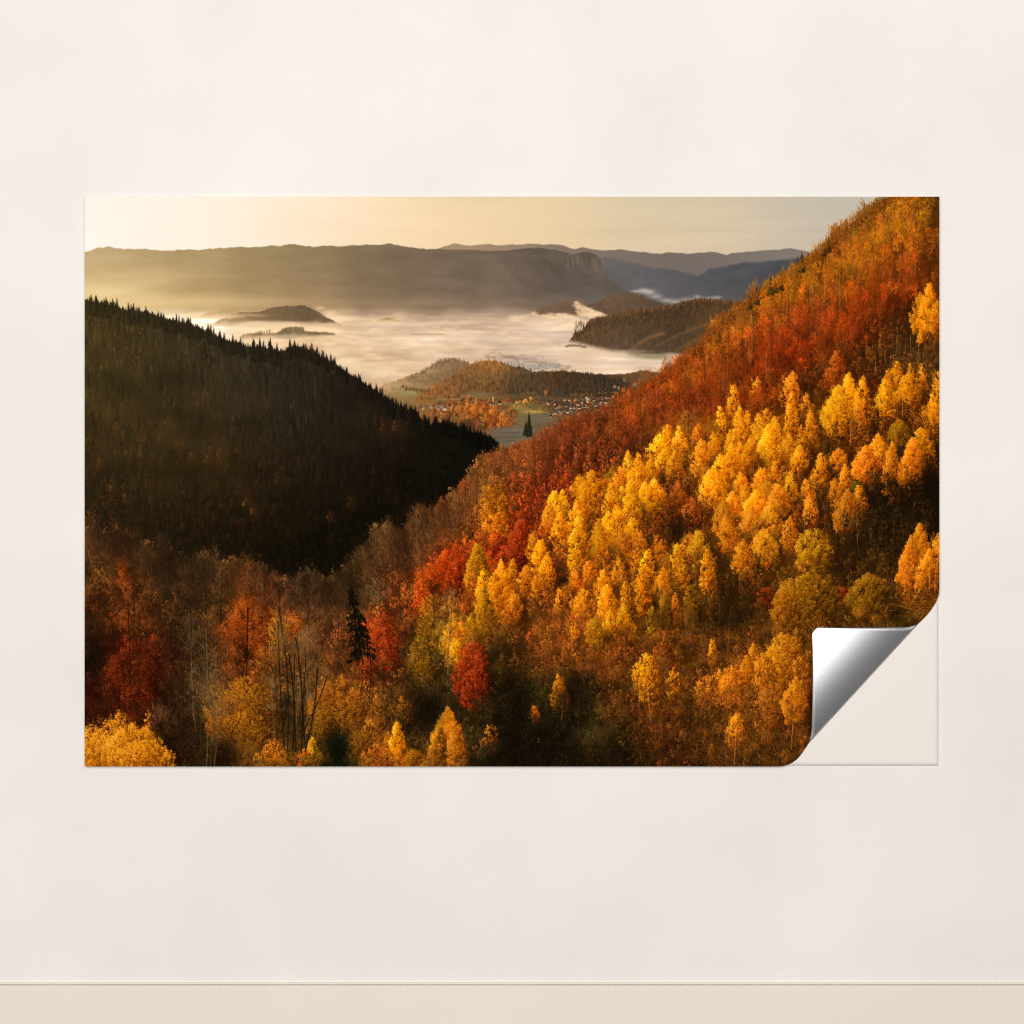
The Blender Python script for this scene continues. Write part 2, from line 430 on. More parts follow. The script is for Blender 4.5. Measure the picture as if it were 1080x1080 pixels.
# the plume of fog between them
for i in range(260):
    q = rng.random() ** .8
    x, y = 606.5 + 30 * q, 318.6 + 14 * q ** .9
    off = rng.random() ** 1.3 * (1.5 + 9 * np.sin(np.clip(q * 1.25, 0, 1) * 3.1) ** .8)
    x, y = x - off * .55 + rng.normal(0, .5), y + off * .85 + rng.normal(0, .5)
    soft_disc(x, y, rng.uniform(.9, 2.4), rng.uniform(.6, 1.5), np.array([246, 210, 164]) * rng.uniform(.86, 1.03), .34)
for i in range(90):
    x = rng.uniform(562, 640)
    soft_disc(x, np.interp(x, [562, 575, 590, 605, 620, 640], [331, 334.5, 332, 335, 332, 334]) + rng.normal(0, 1.1), rng.uniform(1.5, 4), rng.uniform(.7, 1.8), np.array([248, 214, 170]) * rng.uniform(.9, 1.02), .4)
for i in range(70):
    x = rng.uniform(598, 720)
    soft_disc(x, np.interp(x, [598, 625, 650, 700, 720], [364, 368.5, 373, 377, 377]) + rng.normal(0, 1.6), rng.uniform(4, 12), rng.uniform(.8, 2), np.array([222, 194, 162]) * rng.uniform(.92, 1.04), .20)
# pale fog in the side valley
for (x, y, rx, ry, a) in [(678, 307, 6, 2.6, .75), (685, 308.5, 6, 3, .7), (670, 307.6, 5, 1.2, .6), (692, 313, 7, 2.4, .55), (703, 317, 8, 2, .55), (714, 319, 9, 2.2, .6), (735, 313.5, 4, 2.2, .5), (748, 314.5, 8, 1.6, .5), (757, 314, 4, 1.6, .5), (725, 316, 9, 2, .4)]:
    soft_disc(x, y, rx, ry, (204, 192, 182), a)

# long wooded hill
HH = "598 362;601 358;606 354;612 350;617 345;620 340.5;623 337.4;632 334.4;645 333;655 331.6;668 328;680 326.4;690 325.4;700 323.4;712 321.6;722 318;732 316.4;745 315.8;756 316.6;766 318;776 318.4;790 321;830 330"
hf = hill(HH, "606 358 102 78 52;620 348 96 70 44;640 338 102 72 42;670 334 98 68 40;700 330 92 64 38;740 322 88 62 40;770 324 96 66 40;640 352 78 60 42;680 346 66 51 36;720 340 62 48 33;760 336 82 60 38;630 362 92 74 56;670 362 76 61 44;710 358 66 52 38;745 352 100 72 46;770 345 90 66 40;660 370 110 92 74;700 371 92 76 56;735 368 84 68 48;780 360 92 66 40", 17, "596 360;612 363;630 367;650 371;675 374;700 374.5;740 374;790 372;830 372", 0.7, 0.9, 37, 10, 5, cell=(2.2, 4), xr=(598, 830))
for i in range(1500):
    x = rng.uniform(606, 790)
    top = np.interp(x, line_of(HH)[5:, 0], line_of(HH)[5:, 1])
    y = top + rng.exponential(7)
    if y > 366:
        continue
    lit = (y - top) < 4
    c = np.array([156, 100, 52]) if (lit and rng.random() < .6) else np.array([46, 36, 26])
    stroke(x, y, x + rng.normal(0, .3), y - rng.uniform(1, 3.4), c * rng.uniform(0.75, 1.15), 1, 0.5)
for i in range(420):
    x = rng.uniform(626, 780)
    y = rng.uniform(336, 366)
    stroke(x, y, x, y - rng.uniform(2, 5), np.array([104, 78, 50]) * rng.uniform(0.5, 1.2), 1, 0.22)
for a, b in (((690, 366), (762, 338)), ((712, 370), (772, 345)), ((664, 370), (700, 352))):
    for q in np.linspace(0, 1, 60):
        soft_disc(a[0] + (b[0] - a[0]) * q, a[1] + (b[1] - a[1]) * q - 3 * np.sin(q * 3.1), 2.2, 1.6, (140, 98, 58), 0.10 + .1 * q)
for x, y in ((604, 356), (608, 352), (612, 350), (615, 346), (618, 344), (606, 350), (610, 351)):
    conifer(x, y - 3, 2.2, 6, [(62, 46, 30)] * 2 + [(96, 70, 42)] * 3)
for x in np.arange(597, 618, 1.3):
    soft_disc(x, 364.6 + (x - 606) ** 2 * 0.012 + rng.normal(0, .3), 1.2, 1.0, (110, 84, 60), 0.7)
soft_disc(690, 377, 24, 2.6, (134, 122, 84), .75)
soft_disc(668, 371, 18, 2, (190, 166, 140), .5)
for i in range(60):
    stroke(612 + i * 2.2, 372 + .05 * i + rng.normal(0, 1.5), 625 + i * 2.2, 372.6 + .05 * i + rng.normal(0, 1.5), (226, 198, 164), 2, 0.06)

# ---------------------------------------------------------------- valley floor
VF = ("395 412 196 158 112;420 405 178 142 100;440 398 150 118 82;460 390 146 116 84;470 383 142 114 86;500 388 124 90 56;520 384 160 104 42;540 390 104 76 48;570 396 84 60 40;600 398 80 58 38;630 398 72 56 40;650 402 104 84 60;680 404 120 88 52;"
      "420 415 150 130 80;435 412 138 124 76;450 408 122 104 62;452 418 150 100 48;470 412 118 84 48;500 402 104 74 42;530 400 76 56 36;560 408 66 50 33;600 408 60 48 32;630 412 62 50 34;655 412 72 58 38;440 424 140 128 74;470 420 128 110 66;500 414 118 100 58;530 414 104 84 48;560 420 82 66 44;600 420 74 58 40;640 424 84 60 40;"
      "420 436 110 76 42;450 436 150 98 50;480 436 156 94 44;510 432 160 88 36;530 428 112 98 54;560 428 126 112 62;550 434 130 118 66;575 436 122 100 54;600 432 96 78 56;640 432 104 76 52;470 450 104 76 44;500 445 166 98 46;520 445 170 86 30;545 442 112 98 66;570 446 100 88 66;540 458 106 96 80;520 464 100 88 70;550 468 104 94 80;590 448 96 70 40;620 445 96 60 34;500 458 92 70 46")
valley = curve("380 412;395 411;405 406;415 403;425 400;433 396;440 394;446 391;452 389;456 384;462 382;468 379.6;476 378.4;484 379.6;492 383.6;500 384;506 382;512 381;520 381.4;528 383.4;540 386;550 390;562 392.4;575 392;590 391.4;600 392.4;612 393.6;624 394.6;636 395.4;650 395;662 394;675 391;690 392;720 396;990 400") + rough(340, 1.0, 41)
lay(full(field(VF, 11)) * np.array([.97, .90, .88]) * (1 + noise(3, 3, 3, 42)[..., None] * .07), below(valley, 1.4) * np.clip((XX - 384) / 22, 0, 1) * (YY < 520))
lay(np.array([222, 182, 134]), 0.6 * below(valley, 1.5) * np.clip((446 - XX) / 60, 0, 1) * np.clip((412 - YY) / 14, 0, 1))
# dark stripe of trees behind the far town and the town itself
for i in range(160):
    x = rng.uniform(512, 602)
    y = np.interp(x, [505, 530, 560, 590, 606], [375, 376, 381, 386, 390]) + rng.normal(0, 1.8)
    soft_disc(x, y, rng.uniform(1.5, 4), rng.uniform(.6, 1.3), (136, 114, 92), 0.22)
for i in range(150):
    x = rng.uniform(534, 590)
    y = np.interp(x, [534, 560, 590], [384, 388, 386]) + rng.normal(0, 2.4)
    soft_disc(x, y, rng.uniform(1, 3), rng.uniform(.6, 1.2), np.array([146, 134, 120]), 0.4)
for i in range(120):
    x = rng.uniform(538, 586)
    y = np.interp(x, [538, 562, 586], [385, 389, 383]) + rng.normal(0, 2.4)
    dabs([x, x + .5], [y, y], [np.array([206, 196, 184]) * rng.uniform(.8, 1.1)] * 2, 1)


def grove(n, poly, w, h, lo=.5, hi=1.5, shape='round', jitter=.12, src=None, sort=True, tint=None, dens=.8, con=.5, k=2):
    """Many small crowns over an area, each in the ink of its place."""
    P = line_of(poly)
    x0, x1, y0, y1 = P[:, 0].min(), P[:, 0].max(), P[:, 1].min(), P[:, 1].max()
    xs, ys = rng.uniform(x0, x1, n * 3), rng.uniform(y0, y1, n * 3)
    inside = np.zeros(len(xs), bool)
    j = len(P) - 1
    for i in range(len(P)):
        c = ((P[i, 1] > ys) != (P[j, 1] > ys)) & (xs < (P[j, 0] - P[i, 0]) * (ys - P[i, 1]) / (P[j, 1] - P[i, 1] + 1e-9) + P[i, 0])
        inside ^= c
        j = i
    xs, ys = xs[inside][:n], ys[inside][:n]
    if sort:
        o = np.argsort(ys)
        xs, ys = xs[o], ys[o]
    cols = at_field(src, xs, ys) if src is not None else np.tile(np.array(tint, float), (len(xs), 1))
    for x, y, c in zip(xs, ys, cols):
        q = rng.uniform(.75, 1.3)
        c = np.clip(c * (1 + rng.normal(0, jitter)) * (1 + rng.normal(0, jitter * .35, 3)), 4, 255)
        crown(x, y - h * q * .7, w * q, h * q, pal_from(c, lo, hi), shape, dens, 0, 0, k, con)


vf = field(VF, 11)
def wood(n, poly, src, lo=.68, hi=1.38, L=(1.4, 3.4), lit=None):
    """A far wood: short upright touches, lit on one side."""
    P = line_of(poly)
    xs, ys = rng.uniform(P[:, 0].min(), P[:, 0].max(), n * 3), rng.uniform(P[:, 1].min(), P[:, 1].max(), n * 3)
    inside = np.zeros(len(xs), bool)
    j = len(P) - 1
    for i in range(len(P)):
        inside ^= ((P[i, 1] > ys) != (P[j, 1] > ys)) & (xs < (P[j, 0] - P[i, 0]) * (ys - P[i, 1]) / (P[j, 1] - P[i, 1] + 1e-9) + P[i, 0])
        j = i
    xs, ys = xs[inside][:n], ys[inside][:n]
    for i in np.argsort(ys):
        x, y = xs[i], ys[i]
        q = at_field(src, x, y)
        l = rng.uniform(*L)
        f = rng.uniform(lo, hi)
        stroke(x, y, x + rng.normal(0, .3), y - l, q * f, 2, .55)
        if f > 1.1 and lit is not None and rng.random() < .3:
            stroke(x - .4, y - l * .5, x - .4, y - l, np.array(lit) * rng.uniform(.8, 1.1), 1, .5)


H1 = "398 411;404 407;412 404;420 401.6;428 399.6;436 396.4;442 393.6;448 390.6;453 388;457 384;462 381.6;468 379.6;476 378.6;484 379.8;492 383;500 388;512 394"
I1 = "402 410 186 148 104;420 404 164 130 92;440 398 142 114 80;460 390 128 102 72;476 382 118 96 70;490 388 122 94 62;450 402 140 108 72;470 396 120 92 62;500 392 116 86 56"
hill(H1, I1, 12, "398 415;420 412;440 408.6;455 406;470 403;500 399;512 398", 1.3, 1.2, 43, 12, 3, cell=(2.4, 2.6), xr=(396, 512))
wood(700, H1 + ";500 399;470 404;440 409;420 412;400 413", field(I1, 12), .66, 1.30, (1.4, 3.4), (176, 132, 84))
for i in range(40):
    x = rng.uniform(428, 496)
    y = np.interp(x, [428, 440, 453, 468, 480, 492, 500], [399, 394, 388, 380, 379.5, 383, 388])
    crown(x, y - 1.4, rng.uniform(2.5, 5), rng.uniform(3, 5), pal_from(np.array([118, 92, 62]) * rng.uniform(.75, 1.15)), 'round', .7, 0, 0, 1, .9)
for (x, y, rx, ry, cc, aa) in [(446, 402, 12, 3, (98, 78, 54), .4), (466, 396, 12, 3, (100, 78, 54), .4), (484, 390, 8, 4, (96, 74, 50), .35), (458, 391, 6, 2, (160, 126, 86), .4), (430, 405, 10, 2, (176, 142, 100), .4)]:
    soft_disc(x, y, rx, ry, cc, aa)
soft_disc(452, 392, 7, 2.4, (186, 150, 110), .35)
lay(np.array([214, 172, 124]), 0.45 * below(valley, 2) * np.clip((440 - XX) / 50, 0, 1) * np.clip((414 - YY) / 12, 0, 1))
for (x, y, rx, ry, cc, aa) in [(436, 413.4, 16, 3.4, (152, 140, 86), .85), (452, 409, 12, 1.8, (150, 134, 86), .7), (426, 416, 10, 2.4, (140, 130, 80), .7), (470, 421.6, 22, 1.6, (132, 122, 76), .8), (505, 416, 22, 2.6, (112, 106, 70), .8), (492, 419, 16, 1.6, (128, 118, 74), .7)]:
    soft_disc(x, y, rx, ry, cc, aa)
# town among the fog
for i in range(260):
    x = rng.uniform(536, 596)
    y = np.interp(x, [536, 560, 580, 596], [383.5, 387.5, 385.5, 389]) + rng.normal(0, 1.5)
    dabs([x, x + .5], [y, y], [np.array([206, 194, 180]) * rng.uniform(.5, 1.05)] * 2, 1, .75)
H2 = "438 421;443 416.4;447 413;451 411.6;455 409.4;459 405.4;464 404.6;469 401.4;473 397.6;478 396.6;482 392.6;487 390.6;491 386.6;496 386;500 383;505 382.6;510 380.4;515 381;520 379.8;526 382.4;532 383;537 386.4;545 387;556 390.6;566 394;580 398;600 400"
I2 = "446 418 146 94 44;456 411 136 86 42;468 405 122 80 42;480 397 112 74 40;492 390 118 76 38;504 385 140 90 38;516 384 172 112 40;526 385 140 88 38;540 390 92 66 40;556 394 78 58 38;470 414 136 84 38;484 408 104 70 40;500 398 96 68 40;514 394 106 70 38;528 396 84 62 38;545 402 74 56 36;500 410 120 78 40;520 406 98 68 38;540 412 82 60 38;570 404 66 50 34;590 406 62 48 33;560 414 78 58 38"
hill(H2, I2, 8, "438 424;452 423;462 421;476 420;486 416;496 412.4;506 412;516 415;530 419;560 421;600 421", 0.9, 1.3, 44, 16, 2, cell=(2.2, 3), xr=(438, 600))
wood(1500, H2 + ";600 420;560 420;530 418;516 414;506 411;496 411;486 415;476 419;462 421;450 422", field(I2, 8), .55, 1.45, (1.6, 4.0), (176, 112, 48))
H3 = "536 400;546 397.6;552 398;560 395;566 395.4;572 392.6;580 393.4;588 391.8;596 393.6;604 392.8;612 395.4;620 394.6;630 397.4;638 396.6;646 400;654 400.6;662 405;668 410;676 420"
I3 = "545 404 74 58 36;560 400 70 54 34;580 397 84 54 30;600 398 72 50 32;620 400 60 48 32;640 402 56 46 33;655 408 58 48 35;560 412 84 64 42;580 408 66 52 34;600 408 58 46 32;620 412 62 50 36;650 414 66 54 40;580 418 78 60 40;620 420 76 58 40"
hill(H3, I3, 9, "536 421;570 423;600 424;640 422;676 424", 0.9, 1.2, 45, 14, 3, cell=(2, 3.5), xr=(536, 680))
wood(1300, H3 + ";672 421;640 422;600 423;570 422;540 420", field(I3, 9), .6, 1.4, (1.8, 4.4), (128, 82, 42))
soft_disc(575.5, 414, 1.6, 2.6, (206, 128, 52), .8)
soft_disc(600, 421, 46, 1.6, (116, 92, 66), .5)
soft_disc(560, 419, 34, 1.8, (104, 84, 56), .5)
grove(110, "478 424;500 418;540 426;546 436;530 450;500 452;482 440;460 446;452 436", 6.4, 8, .6, 1.4, 'birch', .14, None, True, (146, 80, 32))
grove(26, "452 434;478 432;486 446;462 450", 5, 7, .6, 1.35, 'birch', .14, None, True, (118, 74, 38))
for i in range(70):
    x, y = rng.uniform(440, 560), rng.uniform(412, 446)
    L = rng.uniform(4, 16)
    soft_disc(x, y, L, .8, np.array([104, 78, 46]) * rng.uniform(.6, 1.5), .4)
for (x0_, y0_, x1_, y1_) in ((540, 424, 582, 427), (530, 428, 578, 433), (470, 418, 520, 423), (425, 409, 452, 414), (455, 427, 500, 424), (585, 424, 650, 420), (600, 418, 668, 414)):
    for q in np.linspace(0, 1, 26):
        crown(x0_ + (x1_ - x0_) * q + rng.normal(0, .7), y0_ + (y1_ - y0_) * q - 2.4 + rng.normal(0, .5), rng.uniform(2, 3.6), rng.uniform(2.6, 4.2), pal_from(np.array([96, 66, 36]) * rng.uniform(.6, 1.4)), 'round', .6, 0, 0, 1, .9)
grove(14, "540 424;562 421;556 429;536 430", 3.6, 4.4, .6, 1.5, 'round', .16, None, True, (164, 104, 46))
for x, y, w, h in ((493, 423, 9, 13), (502, 421, 11, 15), (510, 425, 9, 12), (498, 430, 12, 13), (520, 430, 16, 16), (530, 434, 13, 16), (536, 438, 12, 12), (512, 434, 12, 13)):
    crown(x, y, w, h, [(80, 36, 10), (128, 62, 18), (170, 90, 30), (198, 114, 42), (220, 142, 62)], 'birch', .8, 0, -.04, 2, .9)
# meadows
for (x, y, rx, ry, c) in [(545, 427, 20, 1.6, (112, 108, 56)), (550, 431, 14, 1.3, (140, 128, 62)), (562, 434.4, 13, 2.0, (196, 160, 84)), (566, 440, 18, 3, (104, 96, 76)), (575, 443, 12, 4, (110, 98, 80))]:
    soft_disc(x, y, rx, ry, c, .9)
for i in range(50):
    q = rng.random()
    soft_disc(522 + 34 * rng.random(), 452 + 20 * q, 12, 2.0, np.array([110, 102, 88]) * rng.uniform(.85, 1.12), .35)
for i in range(14):
    soft_disc(rng.uniform(515, 545), rng.uniform(456, 470), 9, .7, (76, 66, 52), .4)
# villages: pale walls under dark roofs
def houses(n, x0, x1, y0, y1, wall=(164, 150, 132), roof=(58, 48, 41)):
    q = sorted([(rng.uniform(y0, y1), rng.uniform(x0, x1)) for _ in range(n)])
    for y, x in q:
        w, h = rng.uniform(1.5, 3.8), rng.uniform(.9, 2.1)
        X, Y = np.meshgrid(np.arange(0, w, .45), np.arange(0, h, .45))
        c = np.array(wall) * rng.uniform(.6, 1.25)
        dabs(x + X.ravel(), y + Y.ravel(), np.tile(c, (X.size, 1)), 1)
        r = np.array(roof) * rng.uniform(.7, 1.5) + (np.array([60, 20, 0]) * rng.random() if rng.random() < .3 else 0)
        for k in np.arange(0, 1.9, .45):
            xx = np.arange(-.5 + k * .5, w + .6 - k * .5, .4)
            if len(xx):
                dabs(x + xx, np.full(len(xx), y - k), np.tile(r, (len(xx), 1)), 1)


houses(16, 443, 477, 428.5, 431, (172, 156, 134), (112, 88, 68))
houses(24, 574, 642, 424, 439)
houses(9, 600, 645, 420, 430, (168, 150, 128), (70, 56, 46))
houses(4, 640, 672, 399, 410, (160, 140, 116), (96, 76, 58))
grove(40, "575 424;646 420;660 430;640 442;580 442", 4.5, 5, .5, 1.5, 'round', .2, None, True, (116, 70, 36))
houses(12, 580, 640, 425, 437)
# church
stroke(519.6, 424, 519.6, 418, (214, 204, 190), 2, .95)
stroke(519.8, 418.4, 520, 416, (90, 76, 64), 1, .9)
houses(5, 517, 528, 423, 428, (180, 164, 146), (60, 52, 48))
for y in (418.5, 419.5):
    stroke(617, y, 621, y + 2, (214, 200, 184), 1, .9)
stroke(618.6, 424, 618.6, 418.6, (222, 212, 196), 2, .95)
for x, y, w, h in ((557.5, 435, 9, 25), (554, 446, 8, 13)):
    conifer(x, y, w, h, [(24, 24, 14), (32, 32, 18), (42, 41, 24), (54, 51, 31), (66, 60, 38)])
for i in range(20):
    x = rng.uniform(485, 512)
    bare_tree(x, 458 + rng.random() * 6, 440 + rng.random() * 6, (84, 60, 36), 1, 4, 4, .5)

lay(np.array([206, 166, 122]) + 0 * img, .20 * below(valley - 2, 4) * np.clip((424 - YY) / 34, 0, 1) * np.clip((620 - XX) / 160, 0, 1))

for i in range(120):
    x = rng.uniform(574, 646)
    y = rng.uniform(421, 437) - max(0, x - 630) * .3
    cc = [(226, 214, 196), (214, 196, 170), (44, 36, 32)][rng.integers(0, 3)]
    dabs([x, x + .5, x + 1], [y, y, y], [np.array(cc) * rng.uniform(.7, .98)] * 3, 2 if rng.random() < .35 else 1, .75)
# ---------------------------------------------------------------- dark slope on the left
LTOP = "90 314;98 316;110 319;120 320;132 325;145 326;158 328;165 331;178 335;190 338;203 342;215 346;228 352;240 357;252 361;262 364;274 365;284 366;292 369;300 368;308 364;318 364;330 369;340 375;352 381;365 390;376 397;388 405;398 411;408 420;418 425;430 430;438 434;446 441;455 446;465 444;475 446;486 450;496 454;506 458;516 464;526 474;540 500;990 900"
DK = ("90 325 76 58 32;90 350 80 62 34;90 390 78 60 32;90 430 70 52 27;90 470 60 44 24;90 510 50 36 20;90 540 46 33 18;140 340 76 58 34;140 380 76 58 32;140 420 70 52 28;140 460 66 48 26;140 500 54 40 22;140 545 42 30 16;"
      "190 350 68 52 33;190 390 68 52 31;190 430 66 49 28;190 470 64 46 24;190 510 48 35 18;190 555 34 25 13;230 372 60 48 32;230 410 62 48 31;230 450 60 45 26;230 490 54 38 19;230 530 40 28 14;230 570 28 20 10;270 380 54 44 31;270 420 56 43 29;270 460 52 39 25;270 500 44 31 17;270 545 30 21 11;270 585 22 16 8;"
      "310 378 62 44 31;310 410 48 39 29;310 450 44 34 24;310 490 38 28 17;310 540 26 19 10;310 590 18 14 7;350 395 48 36 26;350 430 40 31 23;350 470 34 26 18;350 520 26 19 11;350 570 19 14 8;350 595 17 13 7;390 420 42 31 22;390 460 36 26 17;390 500 26 19 12;390 550 20 15 8;430 440 36 27 18;430 470 34 22 14;430 510 20 15 9;460 455 26 21 14;460 480 18 15 10;460 520 15 12 7;500 460 18 16 10;500 485 17 14 9")
dk = field(DK, 22)
ltop = curve(LTOP)
dk = dk * np.array([.84, .86, .84])
lay(full(dk) * 0.98, below(ltop + 2, 1.5))
LP = line_of(LTOP)
n = 4300
xs = rng.uniform(86, 526, n)
tops = np.interp(xs, LP[:, 0], LP[:, 1])
bots = np.interp(xs, [86, 110, 200, 300, 350, 400, 440, 480, 520], [556, 566, 600, 618, 620, 590, 560, 520, 474])
ys = tops + 1 + rng.random(n) * (bots - tops)
o = np.argsort(ys)
for x, y in zip(xs[o], ys[o]):
    c = at_field(dk, x, y)
    g = rng.normal(.05, .10)
    c = c * (1 + g)
    # broadleaf patches glow a little in the lower half; spruces stay dark green
    leaf = rng.random() < np.clip((y - 400) / 240, 0.06, .66)
    if leaf:
        q = rng.random()
        tint = np.array([1.10, 1.0, .88]) if q < .86 or y < 440 else np.array([1.34, 1.02, .70])
        c = c * tint
        crown(x, y - 4, rng.uniform(5, 9), rng.uniform(9, 15), pal_from(c, .66, 1.22), 'column', .6, 0, 0, 2, .4, .16)
    else:
        c = c * np.array([.97, 1.02, .98])
        k_ = np.clip((520 - y) / 200, .35, 1)
        p = [c * (1 - .42 * k_), c * (1 - .25 * k_), c, c * (1 + .16 * k_), c * (1 + .30 * k_)]
        conifer(x, y - 7, rng.uniform(4.2, 6.5), rng.uniform(11, 19), p)
for i in range(700):
    x = rng.uniform(90, 470)
    t = np.interp(x, LP[:, 0], LP[:, 1])
    b = np.interp(x, [86, 110, 200, 300, 350, 400, 440, 480], [550, 560, 590, 600, 600, 570, 540, 500])
    y = t + 14 + rng.random() * max(4, b - t - 14)
    c = at_field(dk, x, y)
    stroke(x, y, x + rng.normal(0, .5), y - rng.uniform(4, 13), c * rng.uniform(1.05, 1.55) + 2, 1, .22)
for i in range(46):   # a few pale bare stems
    x = rng.choice([rng.normal(312, 5), rng.normal(330, 6), rng.normal(265, 30), rng.normal(180, 40)])
    y = rng.uniform(410, 450)
    stroke(x, y, x + rng.normal(0, .6), y - rng.uniform(8, 18), (100, 78, 58), 1, .33)
for (x, y, r) in [(135, 525, 8), (205, 484, 7), (235, 478, 9), (222, 486, 7), (262, 530, 9), (120, 515, 6), (190, 470, 6), (370, 530, 10), (350, 545, 8), (405, 452, 8), (420, 450, 10), (180, 445, 8), (108, 490, 7), (270, 540, 10), (295, 505, 8), (325, 370, 9), (335, 376, 9)]:
    soft_disc(x, y, r * .8, r, (92, 52, 18), .22)
    crown(x - 3, y - 7, 7, 12, pal_from((84, 50, 20) if y > 400 else (70, 46, 30), .6, 1.25), 'column', .5, 0, 0, 2, .5)
for i in range(60):
    x = rng.uniform(95, 470)
    t = np.interp(x, LP[:, 0], LP[:, 1])
    y = t + 20 + rng.random() * 170
    if y < rng.uniform(560, 590) - max(0, x - 380):
        soft_disc(x, y, rng.uniform(8, 26), rng.uniform(6, 16), at_field(dk, x, y) * rng.choice([.55, .62, 1.35, 1.25]), .33)
# the shaded slope lies a little soft in the haze
def blur(a):
    p = np.pad(a, ((1, 1), (1, 1), (0, 0)), 'edge')
    v = p[:-2] * .25 + p[1:-1] * .5 + p[2:] * .25
    return v[:, :-2] * .25 + v[:, 1:-1] * .5 + v[:, 2:] * .25


img[200:] = np.where((below(ltop - 30, 1) > 0)[200:, :, None], blur(img[200:]), img[200:])
# spruces along the skyline
for i in range(260):
    x = rng.uniform(88, 528)
    t = np.interp(x, LP[:, 0], LP[:, 1])
    c = at_field(dk, x, t + 10) * np.array([.80, .84, .84])
    h = rng.gamma(3.0, 2.0) + 3
    sl = abs(np.interp(x + 6, LP[:, 0], LP[:, 1]) - t) / 6
    h = min(h, 11) * (1 - .5 * min(sl, 1))
    p = [c * .7, c * .85, c, c * 1.12, c * 1.25]
    conifer(x, t - h * rng.uniform(0, .42) + 2, h * rng.uniform(.42, .66) + 1.2, h * 1.6, p)
for x, y, h in ((102, 311, 12), (110, 314, 10), (119, 314, 12), (136, 321, 12), (141, 319, 12), (147, 322, 11), (154, 322, 13), (170, 328, 10), (186, 330, 13), (199, 334, 10), (232, 347, 11), (267, 356, 13), (274, 355, 14), (285, 355, 15), (292, 361, 11), (306, 357, 15), (311, 359, 12), (320, 361, 11), (327, 364, 11), (334, 366, 12), (345, 374, 13), (365, 386, 14), (378, 393, 14), (391, 401, 13), (408, 414, 15), (414, 415, 16), (434, 423, 20), (437, 426, 16), (441, 429, 16), (468, 437, 13), (474, 441, 12), (480, 442, 12), (488, 446, 11), (496, 450, 12), (505, 454, 11), (512, 457, 12), (520, 460, 14)):
    c = at_field(dk, x, y + 10) * np.array([.74, .80, .80])
    conifer(x, y + (2 if x < 380 else 5), 6.2, h * 1.3, [c * .6, c * .8, c, c * 1.12, c * 1.3])

